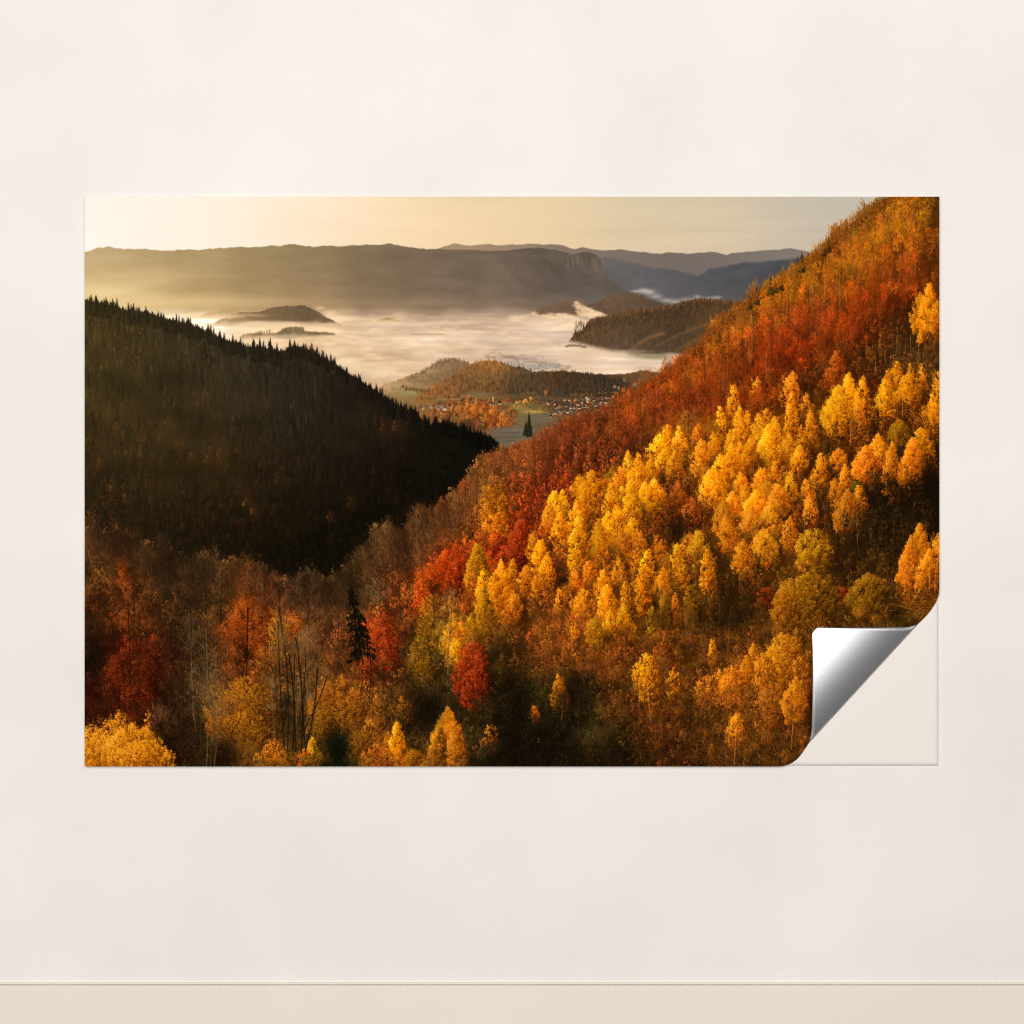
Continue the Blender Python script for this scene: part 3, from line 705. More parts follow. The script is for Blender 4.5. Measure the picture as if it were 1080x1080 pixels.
# ---------------------------------------------------------------- the near slope and the foreground
R = line_of("90 543;100 548;110 556;120 557;135 558;150 572;170 572;190 584;205 588;215 578;225 588;240 591;252 587;265 589;285 602;310 612;318 604;326 598;336 604;345 607;358 600;370 590;382 575;392 560;400 556;406 548;412 552;425 556;436 540;441 528;446 530;455 535;465 526;475 520;490 502;500 488;508 483;522 475;540 469;560 464;580 455;600 445;625 437;650 425;670 412;690 398;710 388;730 370;745 352;760 335;780 322;795 310;815 297;835 285;850 272;865 262;875 250;890 240;905 228;920 217;930 210;945 200;990 180")
NS = ("935 222 128 72 22;960 225 150 86 16;985 225 112 62 14;885 256 122 66 26;905 248 130 76 22;920 258 160 94 18;945 245 166 98 18;960 258 150 76 16;985 265 120 58 14;845 288 136 78 22;865 285 150 86 20;880 292 150 84 18;900 285 160 88 18;920 290 140 62 14;940 280 140 66 14;960 290 132 56 14;985 290 112 54 14;"
      "770 335 124 74 26;790 325 134 78 24;820 312 158 92 18;840 305 166 96 18;860 320 134 64 18;880 312 150 76 16;900 320 130 52 14;920 320 134 54 12;940 320 120 46 14;955 335 84 40 12;985 345 78 48 16;970 352 80 48 18;"
      "730 372 132 70 22;750 354 134 76 24;780 350 150 80 22;800 340 140 66 20;820 350 140 58 18;840 338 132 54 16;860 350 130 50 14;880 345 132 52 12;900 345 136 48 12;918 350 112 42 12;935 348 70 44 14;960 365 84 52 20;985 375 84 54 18;"
      "700 396 138 62 18;720 382 140 66 20;760 375 138 70 18;780 372 140 62 16;800 375 144 54 14;820 370 152 48 12;835 378 134 40 10;855 372 110 48 14;880 392 130 58 14;905 378 92 50 14;925 372 84 48 14;950 375 90 54 18;"
      "670 416 140 64 20;690 408 138 62 18;715 408 150 64 16;740 400 134 60 16;760 398 112 50 14;790 392 122 44 12;812 396 112 40 10;835 392 92 40 10;850 400 84 44 10;"
      "640 435 126 60 24;655 428 132 62 22;670 432 138 60 18;690 432 132 54 18;705 436 120 50 18;740 425 108 42 14;750 412 112 48 14;"
      "555 474 132 70 34;575 466 130 64 32;600 458 124 58 26;620 448 120 58 26;640 462 128 56 20;665 458 108 50 18;605 476 118 52 22;"
      "510 495 124 72 32;525 486 128 74 34;540 492 142 72 28;560 488 138 64 26;580 490 136 60 24;610 490 118 46 16;640 482 92 46 18;630 500 130 60 14;"
      "470 535 96 58 28;490 525 118 72 30;510 515 130 74 28;530 515 150 80 24;545 525 146 58 18;560 525 132 52 18;575 512 124 46 16;590 512 106 40 14;"
      "445 545 90 56 28;455 565 98 58 26;480 552 122 66 26;500 560 146 70 20;520 548 168 82 20;545 550 136 44 12;540 570 150 44 14;530 585 150 40 12;560 555 120 48 14;"
      "96 560 92 58 32;115 575 86 54 28;130 572 90 54 28;160 585 76 50 26;185 598 70 48 25;210 600 76 52 28;225 606 82 54 28;250 604 96 58 26;285 616 84 54 28;330 612 84 56 30;345 620 80 52 28;395 585 92 60 30;405 570 94 60 30;425 578 92 56 28;440 590 112 56 22;455 605 190 66 14;465 592 180 66 16;485 585 160 62 16;500 600 140 58 14;"
      "100 610 80 50 20;130 612 110 56 20;150 620 88 48 22;180 612 68 46 25;205 622 76 48 23;230 622 86 54 23;262 625 150 66 18;280 640 150 66 20;310 628 92 56 32;330 640 100 56 28;345 640 84 54 28;375 610 80 56 24;385 630 74 52 22;400 610 116 58 28;420 620 112 56 22;440 625 104 52 18;455 640 120 90 20;475 625 140 60 16;500 640 130 64 14;"
      "95 645 66 36 13;115 645 96 46 14;140 650 98 46 15;165 650 76 42 16;190 650 62 40 18;215 650 64 44 18;235 660 86 44 16;265 655 150 70 18;292 655 180 96 22;310 665 110 66 24;330 665 104 60 24;350 665 100 54 22;400 665 160 60 16;415 650 120 54 20;430 670 90 46 16;445 680 96 72 18;470 690 96 70 18;478 660 150 100 18;520 660 114 72 16;540 655 96 54 14;560 650 112 60 16;590 650 132 66 18;620 650 152 80 20;"
      "95 690 34 20 9;95 670 44 24 10;125 690 92 26 9;140 710 100 28 9;155 695 76 26 10;180 690 60 26 12;195 670 52 34 14;210 690 52 35 15;240 690 94 46 15;265 690 120 62 18;300 700 96 58 20;330 690 92 52 18;345 700 84 48 16;365 690 84 44 16;380 710 92 48 16;400 700 90 42 14;425 690 80 40 13;445 705 74 50 16;465 712 72 50 18;540 695 62 40 12;520 700 60 40 12;565 690 112 58 18;590 700 104 55 15;620 685 128 66 18;640 695 118 58 16;665 700 92 48 12;"
      "110 735 52 18 8;145 735 92 28 9;160 750 50 22 9;185 740 46 28 11;200 740 54 37 15;225 740 90 54 18;255 730 128 70 20;285 740 80 50 17;310 740 74 46 15;335 735 118 72 20;360 745 128 78 20;385 735 124 74 20;405 745 88 54 19;430 735 70 44 13;450 742 42 28 10;440 760 30 22 9;540 740 27 19 8;520 735 46 32 11;565 730 50 38 12;610 725 36 26 9;600 745 30 22 8;640 735 72 42 12;670 725 84 46 12;700 735 86 46 12;730 725 88 48 12;755 730 108 58 15;780 718 122 68 15;800 735 118 62 15;830 740 110 58 15;"
      "190 785 40 24 10;205 775 48 30 12;235 770 92 58 18;260 775 110 68 20;310 770 56 38 12;330 765 66 44 14;370 770 116 70 18;395 790 116 70 19;350 800 30 28 10;440 775 50 36 12;490 780 60 44 16;505 795 40 30 11;540 775 30 22 8;575 790 20 15 6;600 770 26 20 8;625 775 62 47 16;645 790 40 28 9;665 775 52 30 9;690 765 94 46 12;715 770 78 42 12;740 775 72 40 11;765 765 96 54 14;785 780 104 58 15;810 765 118 62 15;825 785 96 54 14;845 755 84 42 11;850 720 120 62 16;"
      "230 800 44 28 10;255 800 90 56 17;300 800 80 52 14;430 800 104 64 17;470 800 96 62 22;530 800 26 19 7;600 800 32 24 8;650 800 32 20 7;700 800 58 30 9;750 800 72 40 11;800 798 76 45 12;"
      "900 555 66 42 13;925 560 50 33 11;950 545 50 32 10;965 520 42 26 8;985 520 30 20 7;940 520 38 25 8;915 535 50 32 9;880 540 72 42 11;850 535 110 60 13;870 575 70 42 11;895 590 58 34 10;900 610 62 36 10;920 590 64 40 12;940 610 74 42 12;950 630 96 54 14;970 645 124 70 17;985 630 140 82 18;955 652 74 56 15;930 645 90 54 14;900 655 92 56 15;870 655 104 64 15;890 635 74 46 12;860 600 130 76 16;"
      "600 560 142 74 15;650 560 152 80 15;690 545 120 62 15;705 535 84 42 11;720 562 66 32 9;745 545 124 68 15;770 545 150 84 15;800 540 144 80 15;620 600 134 72 15;590 600 128 66 15;570 590 122 60 16;555 610 124 60 16;600 630 136 70 16;640 630 150 84 16;680 600 150 84 15;700 590 150 84 15;740 600 120 70 15;735 630 92 58 13;770 615 72 42 11;790 620 86 46 12;810 600 104 62 13;760 650 58 37 10;785 650 64 38 11;720 655 72 46 12;690 650 96 56 13;670 645 130 74 14;780 680 96 52 14;740 680 84 46 12;710 680 100 54 14;810 660 90 54 13;835 650 130 80 16;850 680 136 78 16;860 640 156 98 18;"
      "620 520 150 80 16;690 500 110 62 18;660 520 158 90 16;710 470 130 80 18;750 480 150 86 16;800 470 160 92 16;780 500 156 88 16;840 470 130 72 14;850 450 140 76 14;870 480 92 52 12;900 500 70 44 12;890 465 84 48 12;915 440 92 46 12;920 425 98 40 12;940 425 110 52 12;960 420 90 54 13;950 490 50 32 10;975 480 60 36 10;870 430 130 70 14;900 450 110 62 14;985 440 100 54 14;820 420 120 56 12;790 420 128 54 12")
ns = field(NS, 13)
nsf = full(ns)
rt = np.interp(XX[0], R[:, 0], R[:, 1])
lay(nsf * (0.74 + noise(5, 5, 3, 61)[..., None] * .14), below(rt + 2, 2))


def rtop(x):
    return np.interp(x, R[:, 0], R[:, 1])


near = []   # (y of the foot, function, arguments)
n = 5600
xs = rng.uniform(88, 992, n)
tt = rtop(xs)
ys = tt + 3 + rng.random(n) ** 0.9 * (812 - tt)
for x, y in zip(xs, ys):
    near.append((y, 'fill', x, y))

# the yellow birches and other crowns that stand out: x, tip y, width, height, ink, kind
TREES = """
772 406 20 40 Y b;759 429 20 38 Y b;780 431 28 52 Y b;702 449 30 34 Y b;719 451 24 34 O b;735 448 17 25 O b;695 459 26 30 Y b;750 457 26 44 Y b;
737 464 27 40 O b;710 473 22 30 Y b;697 474 20 26 Y b;782 466 30 48 Y b;771 455 28 44 Y b;663 475 24 44 Y b;672 479 26 54 Y b;684 480 28 46 Y b;
653 491 20 30 O b;642 491 20 28 G b;690 505 32 40 Y b;679 510 30 36 Y b;666 508 28 50 Y b;644 509 22 40 Y b;657 512 24 36 Y b;620 497 27 42 Y b;
611 501 22 34 Y b;594 516 24 48 Y b;585 517 24 50 Y b;578 530 20 36 O b;609 529 23 44 Y b;608 540 24 68 Y b;590 540 24 46 Y b;570 568 26 54 Y b;
562 559 22 40 O b;576 585 22 40 Y b;631 549 30 52 Y b;642 542 28 54 Y b;650 532 26 44 Y b;665 546 28 46 Y b;657 560 26 36 O b;674 560 20 30 O b;
753 494 32 44 Y b;743 496 22 40 Y b;769 519 28 36 Y b;762 529 26 34 O b;715 509 28 34 U b;729 524 24 30 U b;737 559 32 38 L b;724 562 20 28 O b;
782 571 29 38 O b;746 580 23 54 Y b;697 569 16 26 O b;712 573 18 30 Y b;671 578 16 32 O b;681 579 20 34 Y b;653 590 17 34 O b;678 600 23 48 Y b;
635 600 21 36 Y b;623 591 24 30 O b;607 603 26 30 O b;697 600 22 32 Y b;719 591 20 34 Y b;659 615 15 34 Y b;640 617 28 48 Y b;616 621 26 32 O b;
700 621 16 46 G b;728 618 21 44 G b;711 625 14 40 O b;658 637 24 42 Y b;689 638 16 36 L b;644 645 26 38 Y b;629 650 26 32 L b;605 658 13 18 Y b;
590 620 12 24 Y b;597 612 16 20 O b;556 596 24 34 O b;567 606 16 24 O b;795 399 16 24 O b;830 393 23 36 O b;848 415 15 24 O b;855 432 22 44 O b;
834 414 22 54 Y b;808 430 14 20 O b;801 437 24 46 Y b;788 434 20 40 O b;820 441 26 56 Y b;808 447 29 62 Y b;774 470 28 46 Y b;841 471 22 27 Y b;
828 460 24 40 O b;846 450 20 40 O b;790 462 26 44 Y b;760 480 26 40 Y b;880 370 26 44 U b;882 378 20 34 P b;892 394 30 66 Y b;908 398 23 66 Y b;880 407 30 58 Y b;
873 420 22 40 Y b;905 425 22 36 O b;945 382 24 46 Y b;961 385 24 52 Y b;970 385 17 42 O b;931 403 26 42 Y b;987 393 24 66 Y b;950 396 26 38 Y b;
979 420 20 30 O b;938 390 20 40 O b;979 299 34 58 Y b;968 310 22 44 L b;984 318 18 40 Y b;973 451 27 46 Y b;963 462 24 40 O b;959 471 28 48 O b;
939 466 28 50 O b;926 459 28 42 O b;910 471 32 40 O b;947 443 36 30 L b;884 473 22 26 O b;890 489 19 34 O b;864 485 26 30 Y b;880 505 20 30 O b;
888 517 30 38 O b;906 512 19 38 O b;850 505 20 32 O b;899 506 14 16 X b;866 478 14 20 O b;855 520 18 34 O b;802 492 26 34 Y b;815 489 20 30 Y b;
832 497 22 44 O b;804 508 30 40 O b;797 517 32 44 Y b;820 510 28 40 O b;785 512 22 36 Y b;769 545 24 36 O b;812 530 26 34 O b;780 500 26 36 Y b;
790 535 24 30 O b;832 545 22 40 O b;806 559 29 40 L b;857 559 48 52 L r;846 606 74 66 G r;830 620 34 50 L r;910 606 42 46 G r;888 617 18 20 R r;
806 619 22 26 R r;971 554 30 62 O b;962 566 26 58 O b;957 575 28 50 O b;986 562 26 62 O b;976 580 30 44 O b;590 711 23 38 O b;563 743 13 20 O b;
685 690 30 50 Y r;677 700 20 34 Y r;708 704 22 32 O r;751 674 13 28 Y b;774 751 28 32 O b;788 690 22 44 O b;762 706 50 34 O r;745 712 30 30 D r;
697 677 28 28 U r;797 679 27 50 O b;767 706 30 36 O b;836 716 30 46 O b;825 668 46 64 O r;805 690 30 44 O r;850 700 24 40 D r;775 700 24 34 O r;
816 720 34 40 D r;842 690 20 50 D r;510 600 26 46 Y b;532 593 30 64 Y b;519 605 24 50 Y b;504 574 30 50 L b;497 590 20 36 L b;512 619 24 50 L b;
540 590 18 40 Y b;534 640 20 18 O b;542 624 20 30 O b;477 646 22 60 Y b;470 660 16 34 Y b;482 672 18 30 Y b;497 648 22 32 L b;459 627 34 36 L r;
450 645 24 34 G r;443 672 26 44 G r;452 690 24 34 G r;464 655 22 30 G b;496 676 34 46 R r;488 694 26 40 R r;506 690 26 42 R r;498 706 34 38 R r;484 712 16 24 R r;510 716 14 22 R r;486 655 20 30 O b;
452 598 38 50 V r;464 588 40 50 V r;478 580 34 44 V r;446 618 26 36 V r;493 574 34 40 R r;545 548 34 50 R r;540 568 30 42 R r;528 585 26 30 R r;
523 500 26 60 O c;516 515 22 50 O c;530 520 20 40 O c;524 540 30 30 O r;470 748 38 62 O b;462 768 24 42 S b;482 764 26 50 D b;419 760 26 52 Y b;
410 772 18 36 D b;394 757 30 36 D r;385 770 30 40 S r;400 785 40 26 D r;517 763 22 26 O r;510 780 24 20 B r;436 790 30 26 L b;455 790 26 26 S b;
330 778 22 34 L b;320 790 22 20 D b;290 780 36 34 D r;300 790 30 22 L r;280 792 30 20 L r;405 645 24 56 R c;397 665 20 40 R c;410 670 26 40 R c;
388 690 20 36 R c;412 660 20 30 V r;436 632 16 26 V r;130 573 16 30 V c;130 600 18 20 P c;132 584 12 34 V c;265 612 46 60 P c;258 635 40 50 P c;
275 640 40 60 P c;250 650 40 44 P c;293 642 28 62 D c;300 650 24 40 D c;310 650 40 24 D r;330 660 30 30 P r;135 684 46 50 W r;150 695 40 44 W r;
125 690 30 40 W r;143 718 40 30 W r;160 690 34 50 W r;118 720 26 24 W r;145 725 34 20 V r;258 715 60 70 S r;240 735 50 60 S r;275 720 44 60 S r;
262 750 60 50 S r;230 720 40 50 S r;350 720 50 56 S r;370 735 50 50 S r;340 740 40 50 S r;362 712 24 30 D r;375 725 26 36 D r;400 735 30 36 S r;
432 740 24 20 S r;425 733 20 24 S b;
"""
PAL['P'] = [(46, 18, 5), (90, 38, 8), (136, 60, 12), (166, 78, 18), (192, 100, 32)]
PAL['V'] = [(62, 18, 4), (112, 35, 6), (160, 54, 9), (190, 72, 14), (214, 98, 28)]
PAL['W'] = [(27, 9, 3), (52, 15, 5), (80, 25, 7), (106, 38, 10), (138, 60, 20)]
PAL['X'] = [(20, 24, 4), (40, 44, 8), (66, 66, 14), (92, 86, 20), (120, 106, 30)]
KIND = {'b': 'birch', 'r': 'round', 'c': 'column'}
for q in TREES.replace('\n', '').split(';'):
    if q.strip():
        x, y, w, h, ink, kd = q.split()
        x, y, w, h = float(x), float(y), float(w), float(h)
        near.append((y + h * .82, 'tree', x, y, w, h, ink, KIND[kd]))
for px_, py_, sx_, sy_, m_ in ((922, 252, 16, 7, 16), (946, 240, 16, 8, 18), (965, 228, 12, 6, 10), (900, 275, 14, 8, 12), (885, 292, 12, 6, 8), (842, 312, 14, 8, 14), (822, 318, 14, 6, 10), (866, 290, 10, 6, 9), (800, 340, 12, 6, 8), (775, 352, 12, 5, 6), (960, 262, 8, 10, 6), (915, 300, 10, 6, 4), (700, 412, 16, 5, 5), (735, 396, 10, 6, 5)):
    for _ in range(m_):
        x, y = rng.normal(px_, sx_), rng.normal(py_, sy_)
        if y > rtop(x) + 5:
            near.append((y + 5, 'gold', x, y))
for _ in range(900):
    x = rng.uniform(575, 965)
    y = rtop(x) + rng.uniform(6, 130)
    if y < 470:
        near.append((y, 'fill', x, y))
for _ in range(700):
    x, y = rng.uniform(560, 850), rng.uniform(650, 812)
    near.append((y, 'fill', x, y))
near.sort(key=lambda q: q[0])


def fill(x, y):
    c = at_field(ns, x, y)
    lum = c.mean()
    c = c * (1 + rng.normal(0, .16)) * (1 + rng.normal(0, .05, 3))
    low = y > 560 and x < 470 or y > 640
    if x > 560 and y < 470 and y - rtop(x) < 130:         # rusty wood under the skyline
        w, h = rng.uniform(9, 16), rng.uniform(14, 24)
        c = c * np.array([1.0, 1.0, .9])
        crown(x, y - h * .8, w, h, pal_from(c, .52, 1.3), 'column', .62, 0, 0, 1 if rng.random() < .6 else 2, .9, .2)
        twigs(x, y, w, h * 1.15, c * 1.2, 26, .33, .4)
        if rng.random() < .5:
            stroke(x + rng.normal(0, 3), y + 3, x + rng.normal(0, 3), y - rng.uniform(6, 20), np.array([168, 116, 66]) * rng.uniform(.55, 1.0), 1, .45)
    elif low:
        if rng.random() < .40:
            w, h = rng.uniform(10, 20), rng.uniform(14, 26)
            twigs(x, y, w, h, c * 1.3 + 6, int(rng.uniform(26, 44)), .5, .45)
        else:
            w, h = rng.uniform(8, 16), rng.uniform(10, 18)
            crown(x, y - h * .7, w, h, pal_from(c * 1.1, .34, 1.6), 'round', .6, 0, 0, 1 if rng.random() < .5 else 2, 1.2, .22)
    else:
        w, h = rng.uniform(8, 15), rng.uniform(12, 20)
        crown(x, y - h * .7, w, h, pal_from(c, .36, 1.45), 'column' if rng.random() < .5 else 'round', .65, 0, 0, 2, 1.05, .26)


for q in near:
    if q[1] == 'fill':
        fill(q[2], q[3])
    elif q[1] == 'gold':
        c = np.array([186, 112, 18]) * rng.uniform(.75, 1.12)
        crown(q[2], q[3] - 12, rng.uniform(10, 17), rng.uniform(13, 20), pal_from(c, .45, 1.25), 'column', .55, 0, 0, 1, 1.1, .2)
        twigs(q[2], q[3] + 5, 14, 19, c * 1.02, 24, .5, .4)
    else:
        _, _, x, y, w, h, ink, kd = q
        if kd == 'birch' and x > 560 and y > 380:
            if rng.random() < .8:
                for _ in range(rng.integers(1, 3)):
                    tx = x + rng.normal(0, w * .14)
                    trunk(tx, y + h + rng.uniform(4, 14), tx + rng.normal(0, 1), y + h * .5, np.array([176, 120, 60]) * rng.uniform(.6, 1.05), 1, .7)
        p = PAL[ink]
        if kd != 'birch':
            g = -.10
        elif y > 560 or x > 900:      # less sun on the lower and the outer trees
            g = -.04
        else:
            g = .05
        w2 = w * rng.uniform(.76, 1.04)
        h = h * rng.uniform(.88, 1.08)
        p = np.clip(np.array(p, float) * (1 + rng.normal(0, .06)) * np.array([1, 1 + rng.normal(-.02, .04), 1]), 0, 255)
        # a dark ragged foot under the crown, then the crown, then loose leaves round it
        if kd == 'birch' and y > 380 and x > 540:
            soft_disc(x + w * .42, y + h * .78, w * .34, h * .32, (40, 18, 5), .72)
        crown(x + w * .12, y + h * .45, w2 * .9, h * .72, pal_from(np.array(p[1]), .5, 1.3), 'round', .45, 0, -.1, 2, 1.1)
        if kd != 'birch' and y > 560 and x < 470:
            crown(x, y, w2, h, p, kd, .42, rng.normal(0, .03), g + rng.normal(0, .03), 1, 1.5)
            crown(x - w * .05, y, w2 * .9, h * .9, p, kd, .26, 0, g + .1, 2, 1.6)
            twigs(x, y + h * .9, w, h * .9, np.array(p[2]) * .9, 26, .5, .35)
        else:
            crown(x, y, w2, h, p, kd, .95 if kd != 'column' else .8, rng.normal(0, .10), g + rng.normal(0, .05), 2, 1.1 if kd == 'birch' else 1.3)
        if kd == 'birch':       # feathery sprays at the outline
            for _ in range(int(8 + w * h * .035)):
                v = rng.uniform(.02, .8)
                sd = rng.choice([-1, 1])
                ex = x + sd * w2 * .44 * (v / .55) ** .7 * (1 if v < .55 else (1.55 - v)) * rng.uniform(.7, 1.1)
                ey = y + v * h
                stroke(ex, ey, ex + sd * rng.uniform(.3, 1.6), ey - rng.uniform(1.6, 4.2), p[3] if sd < 0 else p[2], 1, .7)
        m = int(w * h * .16)
        u, v = rng.normal(0, .34, m), rng.beta(1.6, 1.3, m)
        dabs(x + u * w * (.35 + .7 * v), y + v * h * 1.05, ramp(rng.normal(.55, .22, m) - .5 * u, p), 1)

# bare crowns in front of the dark valley
for i in range(60):
    x = rng.uniform(430, 575)
    y = rtop(x) + rng.uniform(-2, 26)
    c = np.array([128, 76, 38]) * rng.uniform(.7, 1.25) * (np.array([1, .86, .7]) if rng.random() < .4 else 1)
    twigs(x, y + 22, rng.uniform(12, 20), rng.uniform(20, 30), c, 44, .45, .42)
    if rng.random() < .4:
        trunk(x, y + 22, x + rng.normal(0, 1), y - 2, c * rng.choice([.4, 1.2]), 1, .6)
    if rng.random() < .35:
        crown(x, y - 2, rng.uniform(8, 13), rng.uniform(12, 18), pal_from(c * np.array([1.15, .85, .6])), 'column', .4, 0, 0, 1, 1.2)
q = []
for i in range(105):
    x = rng.uniform(88, 475)
    q.append((rtop(x) + rng.uniform(-3, 26), x))
for y, x in sorted(q):
    c = at_field(ns, x, y + 10) * rng.uniform(.7, 1.3)
    w = rng.uniform(15, 26)
    soft_disc(x + 3, y + 12, w * .45, 12, c * .45, .45)
    twigs(x, y + 26, w, rng.uniform(24, 32), c * 1.15, 62, .5, .4)
for x, y, h in ((408, 545, 58), (395, 556, 60), (440, 527, 70), (446, 532, 70), (385, 580, 50), (480, 512, 60), (498, 486, 70), (512, 480, 60), (232, 586, 50), (212, 580, 50), (262, 588, 40), (330, 600, 50), (100, 548, 40), (150, 566, 40), (455, 540, 50)):
    c = np.array([132, 88, 48]) * rng.uniform(.85, 1.1) if x > 380 else np.array([98, 68, 38]) * rng.uniform(.8, 1.1)
    for v in np.linspace(.25, 1, 7):
        twigs(x, y + h * v, h * .34 * v ** .5, h * .30, c, 30, .6, .4)
    trunk(x + 1, y + h, x, y + 4, c * .9, 1, .6)
for y, x in sorted((rtop(x) + rng.uniform(0, 16), x) for x in rng.uniform(505, 610, 90)):
    c = at_field(ns, x, y + 6) * rng.uniform(.75, 1.2)
    crown(x, y - 7, rng.uniform(7, 12), rng.uniform(11, 17), pal_from(c, .5, 1.35), 'column', .6, 0, 0, 1, 1.1, .2)
    twigs(x, y + 10, 10, 19, c * 1.1, 20, .4, .4)
    if rng.random() < .3:
        trunk(x, y + 12, x + rng.normal(0, 1), y - 4, (60, 34, 16), 1, .6)
for x, y in ((498, 520), (504, 545), (512, 550), (447, 590), (414, 600), (391, 600), (560, 520), (616, 505), (725, 440), (745, 440)):
    trunk(x, y + 30, x + rng.normal(0, 2), y - 20, (44, 24, 10), 1, .6)
for i in range(230):
    x = rng.uniform(540, 975)
    y = rtop(x) + rng.uniform(8, 95)
    if y > 455 - max(0, x - 700) * .30 + (40 if x < 640 else 0):
        continue
    cc = np.array([190, 132, 76]) * rng.uniform(.55, 1.05) if rng.random() < .6 else np.array([52, 26, 10])
    trunk(x, y + rng.uniform(6, 18), x + rng.normal(0, 1.6), y - rng.uniform(4, 14), cc, 1, .55)
    if rng.random() < .5:
        for _ in range(3):
            stroke(x, y, x + rng.normal(0, 5), y - rng.uniform(5, 12), cc, 1, .4, .1)
# tall stems in the shade on the right and on the lower slope
for i in range(110):
    x, y = rng.choice([0, 1, 2]), 0
    if x == 0:
        x, y = rng.uniform(715, 800), rng.uniform(640, 690)
    elif x == 1:
        x, y = rng.uniform(860, 985), rng.uniform(530, 620)
    else:
        x, y = rng.uniform(600, 850), rng.uniform(690, 800)
    trunk(x, y + rng.uniform(6, 16), x + rng.normal(0, 1.5), y - rng.uniform(8, 24), np.array([150, 90, 40]) * rng.uniform(.5, 1.05), 1, .5)
for x0, y0, x1, y1, c in ((686, 762, 682, 722, 1.2), (673, 745, 672, 715, 1.2), (592, 758, 592, 735, 1.1), (834, 790, 838, 740, 1.3), (774, 806, 776, 768, 1.2), (765, 806, 763, 780, .9), (979, 622, 980, 590, 1.3), (985, 625, 988, 590, 1.2), (953, 628, 953, 600, 1.1), (965, 625, 966, 598, 1.2), (888, 560, 888, 535, 1.1), (903, 555, 903, 540, 1.0), (848, 560, 850, 530, 1.0), (934, 515, 934, 495, 1.1), (951, 440, 952, 400, 1.1), (896, 470, 896, 450, 1.2), (767, 700, 770, 640, .9), (779, 625, 779, 600, 1.0), (658, 690, 658, 670, .9), (765, 790, 768, 720, .7)):
    trunk(x0, y0, x1, y1, np.array([190, 132, 66]) * c, 1, .75)
for i in range(150):
    x, y = rng.uniform(590, 985), rng.uniform(440, 720)
    if y < rtop(x) + 120:
        continue
    trunk(x, y + rng.uniform(3, 8), x + rng.normal(0, .8), y - rng.uniform(3, 8), np.array([196, 132, 62]) * rng.uniform(.55, 1.0) if rng.random() < .6 else np.array([40, 18, 6]), 1, .5)
for i in range(420):     # small shrubs and seedlings on the lower slope
    x, y = rng.uniform(560, 860), rng.uniform(655, 806)
    q = rng.random()
    if x < 640 and y > 705 and q > .25:
        continue
    w = rng.uniform(4, 10)
    c = np.array([[176, 104, 20], [150, 78, 18], [192, 124, 26], [120, 62, 20], [104, 70, 22]][rng.integers(0, 5)]) * rng.uniform(.55, .95)
    crown(x, y - w, w, w * rng.uniform(.8, 1.4), pal_from(c, .4, 1.5), 'round', .42, 0, 0, 1, 1.4, .25)
# foreground: bare trees with dark stems and pale twigs, two spruces, the bright bush in the corner
for x, yb, yt, c, w, n_, r in ((300, 790, 655, (34, 24, 14), 3, 12, 20), (312, 792, 690, (36, 25, 14), 3, 10, 18), (322, 790, 700, (34, 24, 14), 2, 8, 16), (292, 780, 700, (44, 30, 16), 2, 8, 16), (218, 806, 665, (112, 92, 62), 2, 16, 26), (226, 806, 690, (96, 78, 52), 2, 14, 24), (204, 760, 650, (92, 72, 46), 2, 10, 18), (232, 660, 600, (44, 28, 14), 2, 7, 14), (260, 712, 640, (26, 14, 8), 3, 8, 16), (255, 714, 680, (26, 14, 8), 2, 5, 10), (294, 740, 620, (104, 82, 50), 1, 10, 14), (137, 690, 640, (34, 20, 10), 2, 6, 12), (118, 690, 650, (36, 22, 12), 2, 6, 12), (162, 735, 680, (32, 16, 9), 1, 6, 10), (390, 730, 690, (30, 18, 9), 2, 5, 10), (420, 690, 640, (44, 24, 10), 1, 6, 10), (428, 680, 630, (44, 24, 10), 1, 6, 10), (105, 650, 620, (38, 24, 12), 2, 5, 10), (212, 790, 700, (78, 60, 38), 1, 9, 18), (235, 780, 720, (84, 64, 40), 1, 9, 20)):
    bare_tree(x, yb, yt, c, w, n_, r, .8)
for i in range(46):
    x = rng.uniform(94, 475)
    yb = rng.uniform(max(640, rtop(x) + 50), 806)
    H = rng.uniform(38, 95)
    if yb - H < rtop(x) - 4:
        H = yb - rtop(x) + 4
    pale = rng.random() if not 100 < x < 172 else 1
    cc = np.array([138, 108, 72]) * rng.uniform(.65, 1.1) if pale < .55 else np.array([40, 25, 13]) * rng.uniform(.8, 1.3)
    bare_tree(x, yb, yb - H, cc, 1 if rng.random() < .6 else 2, int(rng.uniform(8, 16)), rng.uniform(9, 20), .62)
    if pale < .5:
        for v in (.35, .6, .85):
            twigs(x, yb - H + H * v * .7, H * .34, H * .34, cc * .95, 26, .7, .36)
for x0_, y0_, x1_, y1_, w_ in ((303, 792, 294, 640, 2), (309, 790, 305, 690, 3), (318, 794, 312, 672, 3), (322, 792, 335, 704, 3), (297, 772, 303, 738, 3), (320, 770, 345, 712, 2), (315, 760, 322, 690, 2)):
    stroke(x0_, y0_, x1_, y1_, (30, 21, 12), w_, .9, .03)
for x0_, y0_, x1_, y1_, w_ in ((222, 806, 214, 700, 2), (214, 760, 192, 650, 2), (226, 806, 222, 720, 2), (214, 704, 222, 690, 1), (220, 782, 238, 766, 2), (214, 706, 240, 690, 1), (222, 760, 205, 735, 1), (217, 740, 234, 715, 1), (216, 725, 228, 700, 1), (295, 640, 302, 620, 1), (316, 704, 324, 702, 1)):
    stroke(x0_, y0_, x1_, y1_, np.array([118, 94, 62]) * rng.uniform(.7, 1.1), 1 if w_ < 2 or x1_ < 200 else w_, .7, .06)
stroke(104, 658, 134, 636, (40, 24, 12), 2, .8, .05)
